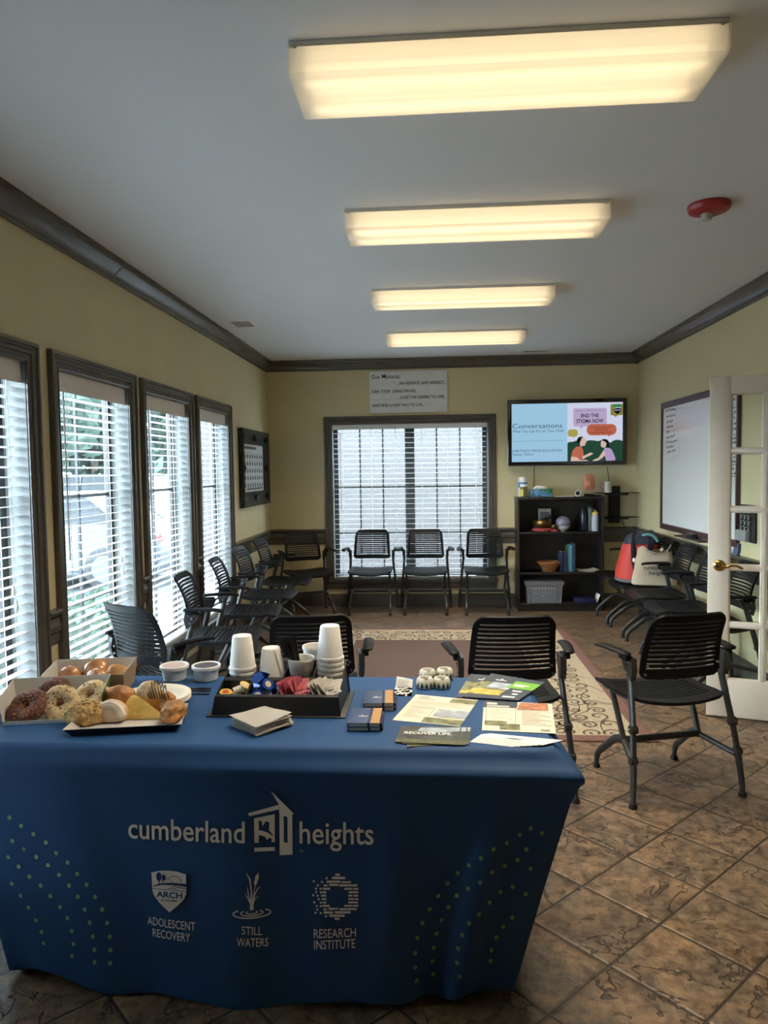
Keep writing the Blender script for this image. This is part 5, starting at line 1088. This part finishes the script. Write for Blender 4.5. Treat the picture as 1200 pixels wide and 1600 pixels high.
for x0, x1, y in ((1041, 1056, 642), (1041.5, 1055, 651), (1041.5, 1052, 660), (1041.5, 1053, 668), (1041.5, 1046, 675), (1041, 1055, 684), (1041, 1057.5, 691.5), (1041, 1054, 699), (1042, 1056, 707)): scrawl(x0, x1, y, -.22, 1.9)
pen([(1056.8, 632), (1056.8, 672)], .004, 2); pen([(1041, 678), (1056, 672)], .004, 2)
pen([(1058, 673), (1061, 680), (1059.5, 684), (1062, 690), (1060, 697), (1062, 703), (1061, 712), (1058.5, 713.5), (1055, 719), (1051, 713), (1048, 724), (1045, 717), (1041.5, 720)], .005, 2)
for x0, x1, y in ((1143, 1149, 625), (1143, 1146, 634), (1142, 1151, 646), (1142, 1149, 654), (1143, 1151, 662), (1144, 1152, 671), (1143, 1150, 685), (1143, 1151, 692), (1141, 1152, 716), (1141, 1149, 722.5), (1141, 1148, 734), (1141, 1150, 740.5), (1141, 1145, 755)): scrawl(x0, x1, y, -.2, 2.2)
for y in (638, 680, 727, 745): pen([(1139, y), (1153, y-1.5)], .005)
obj('writing_surface', bm, [WBS, BLACK, INK], r, fix=False)
bm = bmesh.new(); b2(bm, -.085, 0, -.30, .30, -hh-.022, -hh-.008, .004); obj('pen_tray', bm, WBF, r)
ec = pt(1076, 836, 'x', XR-.06); r = thing('board_eraser', 'black felt eraser on the tray under the whiteboard', 'eraser', (XR-.06, 6.15, WZ_0-.007)); bm = bmesh.new(); b2(bm, -.025, .025, -.06, .06, 0, .02, .004); obj('felt', bm, RUBBER, r); bm = bmesh.new(); b2(bm, -.022, .022, -.06, .06, .02, .042, .008); obj('grip', bm, STEEL, r)
BLUC = mat('slate_blue_cloth', (.07, .09, .16), .8); WHC = mat('white_cloth', (.62, .62, .62), .8)
cc = pt(1147, 858, 'x', XR-.02); bm = bmesh.new(); prism(bm, [(-.075, .055), (.075, .045), (.07, -.01), (.02, -.07), (-.02, -.075)], lambda u, v, t: Vector((-t, -u, v)), .02, 0); prism(bm, [(.06, .048), (-.02, .05), (.02, -.03)], lambda u, v, t: Vector((-.0205-t, u, v)), .002, 1); o = obj('cloth_pouch', bm, [BLUC, WHC]); o.location = (XR-.002, cc.y, cc.z); tag(o, 'small blue and white cloth hanging below the whiteboard corner, seen through the door glass', 'cloth')
# wall organiser (keys)
kc = pt(1166, 819, 'x', XR-.02); r = thing('key_rack', 'black rack of keys on the right wall seen through the door glass', 'rack', (XR-.002, kc.y, kc.z))
bm = bmesh.new(); b2(bm, -.016, 0, -.13, .13, -.125, .135, .003); obj('board', bm, RUBBER, r)
bm = bmesh.new(); b2(bm, -.05, -.016, -.06, .11, -.12, -.045, .004); b2(bm, -.052, -.050, -.02, .04, -.11, -.06); obj('pocket', bm, GREY, r)
for j in range(4):
    for i in range(3):
        bm = bmesh.new(); y_, z_0 = -.06+i*.06, .10-j*.04; tube(bm, [(-.016, y_, z_0), (-.034, y_, z_0), (-.036, y_, z_0+.01)], .004, 6); box(bm, (-.030, y_, z_0-.014), (.003, .022, .020), .001); obj('hook', bm, GREY, r)
# outlet
oc = pt(803, 903, 'y', YB-.004); r = thing('wall_outlet', 'white outlet plate low on the back wall beside the bookcase', 'outlet', (.84, YB-.001, .33)); bm = bmesh.new(); b2(bm, -.036, .036, -.006, 0, -.058, .058, .003); obj('plate', bm, WHITE, r); bm = bmesh.new()
for s in (-1, 1):
    b2(bm, -.016, .016, -.0078, -.005, s*.024-.013, s*.024+.013, .002)
    for q in (-1, 1): b2(bm, q*.006-.001, q*.006+.001, -.0082, -.007, s*.024-.004, s*.024+.005, 0, 1)
obj('socket', bm, [WHITE, BLACK], r)
# bracket shelf
SHG = mix_glass('smoked_shelf_glass', (.10, .10, .10)); 
r = thing('glass_wall_shelf', 'black column wall unit with two dark glass shelves in the corner', 'shelf', (1.965, YB-.002, 0))
bm = bmesh.new(); b2(bm, -.058, .058, -.05, 0, .915, 1.315, .006); obj('column', bm, RUBBER, r)
for z in (.985, 1.243):
    bm = bmesh.new(); b2(bm, -.23, .21, -.24, -.045, z, z+.007, .002); s = obj('shelf', bm, SHG, r); bm = bmesh.new(); b2(bm, -.11, .11, -.20, -.04, z-.022, z-.001, .003); obj('bracket', bm, RUBBER, s)

# ------------------------------------------------------------------ bookcase
ESP = mat('espresso_wood', (.016, .012, .010), .42, var=.35, vscale=30, bump=.05, bscale=60)
KX0, KX1, KY0, KY1, KZ = .893, 1.790, 7.68, YB-.03, 1.215
r = thing('bookcase', 'dark wooden bookcase with two shelves under the television', 'bookcase', ((KX0+KX1)/2, (KY0+KY1)/2, 0)); kw, kd = (KX1-KX0)/2, (KY1-KY0)/2
for s in (-1, 1): bm = bmesh.new(); b2(bm, s*kw, s*(kw-.020), -kd, kd, 0, KZ-.026, .002); obj('side_panel', bm, ESP, r)
bm = bmesh.new(); b2(bm, -kw-.004, kw+.004, -kd-.004, kd, KZ-.026, KZ, .003); obj('top', bm, ESP, r)
bm = bmesh.new(); b2(bm, -kw+.02, kw-.02, kd-.008, kd, .0, KZ-.026); obj('back_panel', bm, ESP, r)
SHZ = [.085, .415, .845]
for z in SHZ: bm = bmesh.new(); b2(bm, -kw+.02, kw-.02, -kd+.004, kd-.008, z-.020, z, .002); obj('shelf', bm, ESP, r)
bm = bmesh.new(); b2(bm, -kw+.02, kw-.02, -kd+.012, -kd+.028, 0, SHZ[0]-.020); obj('plinth', bm, ESP, r)
def on(px, y, z): return Vector((pt(px, 850, 'y', y).x, y, z))
# on top
c = on(817, 7.86, KZ); r = thing('wipes_canister', 'white canister with blue label on top of the bookcase, behind the jar', 'canister', c); LBLUE = mat('blue_label', (.05, .22, .50), .4); YELL = mat('yellow_label', (.60, .50, .06), .4); GREENB = mat('brown_green_label', (.14, .13, .05), .4)
bm = bmesh.new(); lathe(bm, [(0, 0), (.046, 0), (.048, .004), (.048, .175), (.044, .18), (0, .18)], n=24); obj('body', bm, WHITE, r); bm = bmesh.new(); lathe(bm, [(.0485, .10), (.0488, .102), (.0488, .155), (.0485, .157)], n=24); obj('label', bm, LBLUE, r); bm = bmesh.new(); lathe(bm, [(.047, .18), (.047, .205), (.04, .212), (0, .212)], n=24); obj('cap', bm, WHITE, r)
c = on(818.5, 7.765, KZ); r = thing('jar', 'white-lidded jar with yellow and brown label on top of the bookcase', 'jar', c); bm = bmesh.new(); lathe(bm, [(0, 0), (.038, 0), (.040, .004), (.040, .10), (.036, .11), (0, .11)], n=24); obj('body', bm, GREENB, r); bm = bmesh.new(); lathe(bm, [(.0405, .010), (.0408, .012), (.0408, .08), (.0405, .082)], n=24)
for f in bm.faces: f.material_index = 1 if f.calc_center_median().x < -.012 else 0
obj('label', bm, [GREENB, YELL], r); bm = bmesh.new(); lathe(bm, [(.039, .11), (.041, .112), (.041, .132), (.038, .136), (0, .136)], n=24); obj('lid', bm, WHITE, r)
TBOX = mat('tissue_box_print', (.10, .22, .30), .5, var=.6, vscale=30); TGR = mat('green_leaf_print', (.04, .16, .06), .5, var=.4, vscale=30)
c = on(845, 7.80, KZ); r = thing('tissue_box', 'blue and green printed tissue box on top of the bookcase', 'tissue box', c); bm = bmesh.new(); b2(bm, -.118, .118, -.058, .058, 0, .085, .003); 
face(bm, [(.0, -.0585, .045), (.117, -.0585, .02), (.117, -.0585, .084), (-.02, -.0585, .084)], 1)
for q in strip([(-.05, .012), (-.02, .05), (.02, .06), (.06, .03), (.10, .02)], .016): face(bm, [(u, -.0588, v) for u, v in q], 2)
obj('carton', bm, [TBOX, TGR, LBLUE], r); bm = bmesh.new(); lump(bm, (-.005, 0, .092), (.075, .03, .026), .5, 5, 3, 0, 0, 4); obj('tissue', bm, PAPER, r)
c = on(893, 7.80, KZ); bm = bmesh.new(); b2(bm, -.18, .02, -.06, .06, 0, .004); face(bm, [(-.18, -.06, .0045), (-.02, -.06, .0045), (-.02, .05, .0045), (-.18, .05, .0045)]); o = obj('paper_sheet', bm, PAPER); o.location = c; tag(o, 'white papers lying on top of the bookcase beside the tissue box', 'paper')
c = on(904, 7.79, KZ); r = thing('paper_roll', 'white cylinder lying on its side on top of the bookcase', 'roll', c); bm = bmesh.new(); MM = Matrix.Rotation(R(72), 3, 'Z') @ Matrix.Rotation(PI/2, 3, 'Y')
lathe(bm, [(.022, -.055), (.030, -.060), (.034, -.055), (.034, .05), (.030, .056), (0, .056)], (0, 0, .034), 24, 0, MM); obj('body', bm, WHITE, r); bm = bmesh.new(); lathe(bm, [(.023, -.056), (.018, -.05), (0, -.048)], (0, 0, .034), 20, 0, MM); obj('dark_end', bm, BLACK, r)
SALT = mat('pink_salt_crystal', (.52, .20, .11), .55, bump=.6, bscale=30, var=.55, vscale=16)
c = on(920, 7.83, KZ); r = thing('salt_lamp', 'rough pink salt lamp on top of the bookcase', 'lamp', c+Vector((.0, 0, .006))); bm = bmesh.new(); lathe(bm, [(0, 0), (.055, 0), (.058, .012), (.05, .018), (0, .018)], n=20); obj('base', bm, ESP, r); bm = bmesh.new(); lump(bm, (0, 0, .118), (.066, .055, .112), .30, 4, 3, 0, 0, 7); obj('crystal', bm, SALT, r, angle=20)
c = on(924, 7.76, KZ); bm = bmesh.new(); lathe(bm, [(0, 0), (.05, 0), (.085, .010), (.083, .012), (.05, .003), (0, .003)], n=28); bmesh.ops.scale(bm, vec=(1.15, .8, 1), verts=bm.verts); o = obj('dark_dish', bm, RUBBER); o.location = c+Vector((.02, -.0, 0)); tag(o, 'shallow black dish in front of the salt lamp', 'dish')
MUG = mat('cream_mug_glaze', (.60, .55, .46), .25); c = pt(949, 765, 'y', 7.88); r = thing('mug', 'cream mug with dark print on the upper glass wall shelf', 'mug', (c.x, 7.85, 1.2515)); bm = bmesh.new(); lathe(bm, [(0, 0), (.036, 0), (.040, .006), (.040, .115), (.037, .115), (.036, .008), (0, .008)], n=24)
for k in range(4): face(bm, [(-.018, -.0408, .03+k*.018), (.018-.006*(k % 2), -.0408, .03+k*.018), (.018-.006*(k % 2), -.0408, .038+k*.018), (-.018, -.0408, .038+k*.018)], 1)
obj('cup', bm, [MUG, INK], r); bm = bmesh.new(); tube(bm, smooth_path([(-.038, 0, .095), (-.066, 0, .088), (-.072, 0, .06), (-.062, 0, .035), (-.038, 0, .028)], 4), .006, 8); obj('handle', bm, mat('pink_mug_glaze', (.42, .24, .20), .3), r)
# upper shelf
z = SHZ[2]; OLDP = mat('aged_paper', (.42, .40, .36), .7)
c = on(851, 7.88, z); r = thing('standing_book', 'pale book standing at the back of the upper bookcase shelf', 'book', c); bm = bmesh.new(); box(bm, (0, 0, .12), (.135, .018, .235), .002, Matrix.Rotation(-.1, 3, 'X'))
for k in range(5): face(bm, [(-.05, -.034+.026*0-(.0)+.0095*k*.24, .19-k*.024), (.045-.012*(k % 2), -.034+.0095*k*.24, .19-k*.024), (.045-.012*(k % 2), -.0335+.0095*k*.24, .199-k*.024), (-.05, -.0335+.0095*k*.24, .199-k*.024)], 1)
obj('cover', bm, [OLDP, BLACK], r)
BRZ = mat('dark_bronze', (.20, .13, .05), .32, metal=.9, var=.3, vscale=20); REDC = mat('red_white_cushion', (.34, .05, .04), .8, var=.9, vscale=70)
c = on(847, 7.79, z); r = thing('singing_bowl_cushion', 'red patterned ring cushion under the bronze bowl on the upper shelf', 'cushion', c); bm = bmesh.new(); lathe(bm, [(.03, .0), (.085, .0), (.105, .012), (.105, .028), (.085, .038), (.05, .036), (.03, .02), (.03, 0)], n=28); obj('ring', bm, REDC, r)
r = thing('singing_bowl', 'bronze singing bowl resting on the red cushion', 'bowl', c+Vector((-.005, 0, .034))); bm = bmesh.new(); lathe(bm, [(0, 0), (.05, .002), (.085, .02), (.098, .05), (.090, .078), (.080, .088), (.077, .086), (.088, .05), (.078, .024), (.05, .010), (0, .008)], n=32); obj('shell', bm, BRZ, r)
bm = bmesh.new(); tube(bm, [(-.02, -.02, .086), (.06, -.01, .115)], .009, 8); lump(bm, (.072, -.008, .122), (.030, .026, .028), .05, 2, 2, 0, 0, 1, False); o = obj('mallet', bm, RUBBER); o.location = r.location; tag(o, 'dark mallet lying across the bronze bowl', 'mallet')
c = on(865.5, 7.765, z); r = thing('small_bowl', 'small bronze bowl beside the larger one on the upper shelf', 'bowl', c); bm = bmesh.new(); lathe(bm, [(.02, 0), (.042, 0), (.046, .01), (.04, .022), (.02, .022), (.02, 0)], n=20); obj('cushion', bm, REDC, r); bm = bmesh.new(); lathe(bm, [(0, .020), (.026, .022), (.042, .04), (.044, .06), (.036, .072), (.034, .07), (.04, .05), (0, .03)], n=24); obj('shell', bm, BRZ, r)
GLB = mat('lavender_grey_glass', (.17, .16, .22), .15, coat=.4); c = on(880, 7.80, z); r = thing('globe_lamp', 'round grey and white globe on the upper shelf', 'globe', c); bm = bmesh.new(); lathe(bm, [(.082*math.sin(R(a)), .082-.082*math.cos(R(a))) for a in range(75, 181, 7)]+[(0, .164)], n=32); obj('upper_dome', bm, GLB, r); bm = bmesh.new(); lathe(bm, [(0, 0), (.03, 0)]+[(.081*math.sin(R(a)), .082-.081*math.cos(R(a))) for a in range(25, 80, 7)], n=32); obj('lower_half', bm, mat('pale_grey_globe', (.50, .48, .46), .3), r)
NVY = mat('dark_navy_steel', (.010, .014, .025), .3); c = on(912, 7.86, z); r = thing('thermos', 'dark navy steel bottle at the right of the upper shelf', 'bottle', c); bm = bmesh.new(); lathe(bm, [(0, 0), (.040, 0), (.042, .004), (.042, .19), (.038, .20), (0, .20)], n=24); obj('body', bm, NVY, r); bm = bmesh.new(); lathe(bm, [(.036, .20), (.036, .225), (.033, .229), (0, .229)], n=24); obj('lid', bm, RUBBER, r)
GBT = mat('grey_green_bottle', (.13, .145, .13), .35); c = on(922, 7.88, z); r = thing('water_bottle', 'tall grey bottle behind the yellow-capped one on the upper shelf', 'bottle', c, 0, 'bottles on the upper shelf'); bm = bmesh.new(); lathe(bm, [(0, 0), (.042, 0), (.044, .004), (.044, .22), (.036, .24), (0, .24)], n=24); obj('body', bm, GBT, r); bm = bmesh.new(); lathe(bm, [(.03, .24), (.03, .262), (0, .264)], n=20); obj('lid', bm, RUBBER, r)
WBT = mat('milky_bottle', (.42, .45, .50), .35); YCAP = mat('yellow_cap', (.60, .44, .10), .4); c = on(930, 7.785, z); r = thing('water_bottle', 'translucent white bottle with a yellow cap at the right of the upper shelf', 'bottle', c, 0, 'bottles on the upper shelf'); bm = bmesh.new(); lathe(bm, [(0, 0), (.038, 0), (.040, .005), (.040, .08), (.037, .09), (.040, .10), (.040, .15), (.030, .175), (0, .176)], n=24); obj('body', bm, WBT, r); bm = bmesh.new(); lathe(bm, [(.034, .172), (.034, .196), (.026, .204), (.014, .206), (.013, .222), (0, .224)], n=24); obj('cap', bm, YCAP, r)
def pile(px, y, z, w_, d, n, label, m=PAPER, rz=0, grp='loose papers in the bookcase', bend=0):
    rr = random.Random(px)
    for k in range(n):
        bm = bmesh.new(); G = [[bm.verts.new((-w_/2+w_*i/4, -d/2+d*j/3, bend*(abs(i-2)/2)**2*(1+.3*k))) for j in range(4)] for i in range(5)]
        for i in range(4):
            for j in range(3): bm.faces.new((G[i][j], G[i+1][j], G[i+1][j+1], G[i][j+1]))
        bmesh.ops.solidify(bm, geom=bm.faces[:], thickness=-.004); o = obj('paper_sheet', bm, m if k % 2 == 0 else PAPER); o.location = on(px+rr.uniform(-1, 1), y, z+.0006+.0055*k); o.rotation_euler = (0, 0, rz+rr.uniform(-.08, .08))
        tag(o, label[k], 'paper', grp)
pile(816, 7.80, z, .12, .16, 1, ['white sheet at the left end of the upper shelf'])
pile(901, 7.78, z, .17, .14, 2, ['papers lying on the upper shelf in front of the dark bottle, lower sheet', 'papers lying on the upper shelf in front of the dark bottle, top sheet'])
# middle shelf
z = SHZ[1]; pile(827, 7.79, z, .21, .17, 3, ['lowest white paper at the left of the middle shelf', 'middle sheet of the papers at the left of the middle shelf', 'topmost paper at the left of the middle shelf'])
WOOD = mat('turned_wood', (.25, .10, .035), .35, var=.35, vscale=14, coat=.3); c = on(858, 7.80, z); bm = bmesh.new(); lathe(bm, [(0, 0), (.07, 0), (.078, .012), (.085, .035), (.105, .065), (.128, .088), (.132, .102), (.126, .108), (.118, .106), (.095, .07), (.07, .02), (0, .014)], n=40); o = obj('wooden_bowl', bm, WOOD); o.location = c; tag(o, 'turned brown wooden bowl on the middle bookcase shelf', 'bowl')
BKS = [('navy_cover', (.012, .017, .045), 875.5, .036, .215, 'thick navy book, leftmost of the books on the middle shelf'), ('navy_blue_cover', (.016, .028, .085), 881.5, .030, .212, 'dark blue book second from the left on the middle shelf'), ('green_cover', (.05, .14, .055), 886.3, .016, .27, 'thin green book left of the light blue one'), ('light_blue_cover', (.10, .30, .48), 889.7, .026, .285, 'light blue book standing on the middle shelf'), ('dark_teal_cover', (.014, .04, .075), 894.6, .030, .30, 'dark spiral-bound book, rightmost on the middle shelf')]
for n_, col, px, w_, h, lb in BKS:
    c = on(px, 7.83, z); r = thing('book', lb, 'book', c, 0, 'books on the middle shelf'); M_ = mat(n_, col, .5); bm = bmesh.new()
    b2(bm, -w_/2, -w_/2+.003, -.085, .085, 0, h, .001); b2(bm, w_/2-.003, w_/2, -.085, .085, 0, h, .001); b2(bm, -w_/2, w_/2, -.088, -.083, 0, h, .002); obj('cover', bm, M_, r)
    bm = bmesh.new(); b2(bm, -w_/2+.003, w_/2-.003, -.083, .080, .004, h-.005); obj('pages', bm, CREAM, r)
    if 'spiral' in lb:
        bm = bmesh.new()
        for k in range(13): box(bm, (-.004, -.0895, .02+k*.021), (.018, .004, .005), .001)
        obj('spiral_binding', bm, CHROME, r)
pile(917, 7.77, z, .22, .18, 3, ['lowest white paper at the right of the middle shelf', 'middle sheet of the papers at the right of the middle shelf', 'curled topmost paper at the right of the middle shelf'], PAPER, .1, 'loose papers in the bookcase', .010)
# bottom shelf
z = SHZ[0]; BIN = translucent('clear_storage_plastic', (.42, .44, .46), .3, .66, .3); c = on(848, 7.80, z)
r = thing('storage_bin', 'clear plastic storage bin on the bottom bookcase shelf', 'bin', c); 
def tub_loop(bm, w_, d, z): return [bm.verts.new(p) for p in ((-w_, -d, z), (w_, -d, z), (w_, d, z), (-w_, d, z))]
bm = bmesh.new(); lv = [tub_loop(bm, .178, .115, 0), tub_loop(bm, .190, .122, .19), tub_loop(bm, .205, .130, .20), tub_loop(bm, .205, .130, .225), tub_loop(bm, .200, .125, .225), tub_loop(bm, .200, .125, .204), tub_loop(bm, .186, .118, .19), tub_loop(bm, .174, .111, .004)]
for a, b_ in zip(lv, lv[1:]):
    for k in range(4): bm.faces.new((a[k], a[(k+1) % 4], b_[(k+1) % 4], b_[k]))
bm.faces.new(lv[0][::-1]); bm.faces.new(lv[-1]); obj('tub', bm, BIN, r)
bm = bmesh.new(); b2(bm, -.207, .207, -.133, .133, .226, .236, .004); obj('lid', bm, BIN, r)
SLB = mat('slate_blue_folder', (.055, .065, .095), .6)
for k, (zz, h, m_, lb) in enumerate(((.006, .062, SLB, 'slate blue box file at the bottom of the clear bin'), (.070, .062, SLB, 'slate blue box file with a white tag, on top inside the clear bin'))):
    bm = bmesh.new(); b2(bm, -.135, .125, -.10, .10, 0, h, .004); 
    if k: b2(bm, -.03, -.005, -.1015, -.0995, .004, .012, 0, 1)
    o = obj('box_file', bm, [m_, PAPER]); o.location = c+Vector((0, 0, zz)); tag(o, lb, 'box file', 'files in the clear bin')
bm = bmesh.new(); b2(bm, -.14, .14, -.09, .09, 0, .035, .003)
for k in range(8): face(bm, [(-.13+k*.033, -.0905, .004), (-.13+k*.033+.012, -.0905, .004), (-.13+k*.033+.024, -.0905, .030), (-.13+k*.033+.010, -.0905, .030)], 1)
o = obj('patterned_packet', bm, [mat('grey_packet', (.22, .22, .22), .5), PAPER]); o.location = c+Vector((0, 0, .134)); tag(o, 'grey and white patterned packet on top of the files in the clear bin', 'packet')
DBL = mat('deep_blue_cover', (.012, .012, .06), .5); c = on(912, 7.80, z); bm = bmesh.new(); b2(bm, -.11, .11, -.09, .09, 0, .045, .003); o = obj('blue_binder', bm, DBL); o.location = c; tag(o, 'deep blue binder lying on the bottom bookcase shelf', 'binder')
c = on(933, 7.78, z); bm = bmesh.new(); box(bm, (0, 0, .045), (.006, .16, .085), .001, Matrix.Rotation(.35, 3, 'Y')); o = obj('white_booklet', bm, PAPER); o.location = c+Vector((0, 0, .004)); tag(o, 'white booklet leaning at the right of the bottom shelf', 'booklet')

# ------------------------------------------------------------------ bags on the chair
REDN = mat('red_nylon', (.48, .035, .022), .6, bump=.15, bscale=60); NVN = mat('navy_nylon', (.014, .018, .035), .6, bump=.15, bscale=120); TEAL = mat('teal_webbing', (.10, .26, .24), .6); GRYN = mat('grey_nylon', (.12, .12, .13), .6)
bp_c = Vector((1.855, 6.80, .462)); r = thing('backpack', 'red backpack with navy straps leaning on the chair by the right wall', 'backpack', bp_c, R(-8))
def bagbody(bm, prof, rx, ry, n=28, e=2.6, wob=.0, lean=0, mi=0):
    rg = []
    for z, s, t in prof:
        row = []
        for k in range(n):
            a = 2*PI*k/n; ca, sa = math.cos(a), math.sin(a); d = (abs(ca)**e+abs(sa)**e)**(-1/e); w = 1+wob*noise.noise(Vector((ca*2, sa*2, z*9)))
            row.append(bm.verts.new((rx*s*d*ca*w+lean*z, ry*t*d*sa*w, z)))
        rg.append(row)
    for a, b_ in zip(rg, rg[1:]):
        for k in range(n): bm.faces.new((a[k], a[(k+1) % n], b_[(k+1) % n], b_[k])).material_index = mi
    bm.faces.new(rg[0][::-1]).material_index = mi; bm.faces.new(rg[-1]).material_index = mi
bm = bmesh.new(); bagbody(bm, [(0, .85, .9), (.015, .98, 1), (.10, 1.05, 1.03), (.20, 1, 1), (.30, .95, .97), (.37, .90, .90), (.40, .84, .84)], .165, .17, wob=.08, lean=.16); obj('main_body', bm, REDN, r)
bm = bmesh.new(); bagbody(bm, [(.355, .93, .95), (.39, .91, .92), (.425, .78, .80), (.445, .55, .58), (.452, .25, .3)], .165, .17, wob=.1, lean=.16); obj('top_flap', bm, NVN, r)
for x0 in (-.075, .07):
    bm = bmesh.new(); tube(bm, smooth_path([(x0+.10, -.02, .452), (x0+.075, -.10, .425), (x0+.055, -.158, .34), (x0+.055, -.192, .22), (x0+.075, -.195, .11), (x0+.08, -.182, .03)], 5), .036, 8, flat=.28, up=(0, -1, 0)); obj('shoulder_strap', bm, NVN, r)
bm = bmesh.new(); tube(bm, smooth_path([(.06, -.11, .43), (.10, -.13, .445), (.15, -.13, .43), (.19, -.135, .38)], 4), .013, 6); obj('webbing', bm, TEAL, r)
bm = bmesh.new(); lump(bm, (-.025, -.215, .22), (.014, .010, .022), .1, 2, 2, 0, 0, 1, False); obj('white_buckle', bm, PAPER, r)
bm = bmesh.new(); bagbody(bm, [(-.002, .88, .92), (.012, 1.01, 1.02), (.035, 1.04, 1.035), (.036, 1.0, 1.0)], .165, .17, wob=.08, lean=.16); obj('base_panel', bm, GRYN, r)
TOTE = mat('natural_canvas', (.46, .38, .27), .85, bump=.3, bscale=500)
r = thing('tote_bag', 'natural canvas tote bag with dark lettering beside the red backpack', 'bag', (1.965, 6.545, .464), R(-10))
bm = bmesh.new(); rg = []; NT = 36
for z, s, t in ((0, .96, .7), (.012, 1.02, 1.0), (.06, 1.0, 1.0), (.14, .94, .95), (.22, .84, .8), (.28, .78, .58), (.315, .76, .34)):
    row = []
    for k in range(NT):
        a = 2*PI*k/NT; ca, sa = math.cos(a), math.sin(a); d = (abs(ca)**3.2+abs(sa)**3.2)**(-1/3.2); q = .10*noise.noise(Vector((ca*1.7+4, sa*2, z*11)))
        zz = z+(.030*math.sin(a*2+.8)+.022*math.sin(a*5) if z > .3 else 0); row.append(bm.verts.new((.185*s*d*ca*(1+q*.6), .095*t*d*sa*(1+q*1.2), zz)))
    rg.append(row)
for a, b_ in zip(rg, rg[1:]):
    for k in range(NT): bm.faces.new((a[k], a[(k+1) % NT], b_[(k+1) % NT], b_[k]))
bm.faces.new(rg[0][::-1])
obj('body', bm, TOTE, r)
bm = bmesh.new()
for s in (-1, 1): tube(bm, smooth_path([(-.06, s*.03, .29), (-.075, s*.05, .32), (-.03, s*.07, .30), (.03, s*.075, .29), (.07, s*.05, .32), (.06, s*.03, .29)], 4), .012, 6, flat=.3)
obj('handle', bm, TOTE, r)
bm = bmesh.new()
dg_ = bpy.context.evaluated_depsgraph_get()
def totef(x0, x1, z0, z1): return lambda u, v: Vector((x0+(x1-x0)*u, -.105-.006*math.cos((x0+(x1-x0)*u)*8)+.10*max(0, z0+(z1-z0)*v-.12), z0+(z1-z0)*v))
text(bm, 'cumberland', totef(-.10, .10, .150, .185), 0, .01); text(bm, 'heights', totef(-.055, .10, .095, .140), 0, .01); obj('printed_lettering', bm, BLACK, r, fix=False)
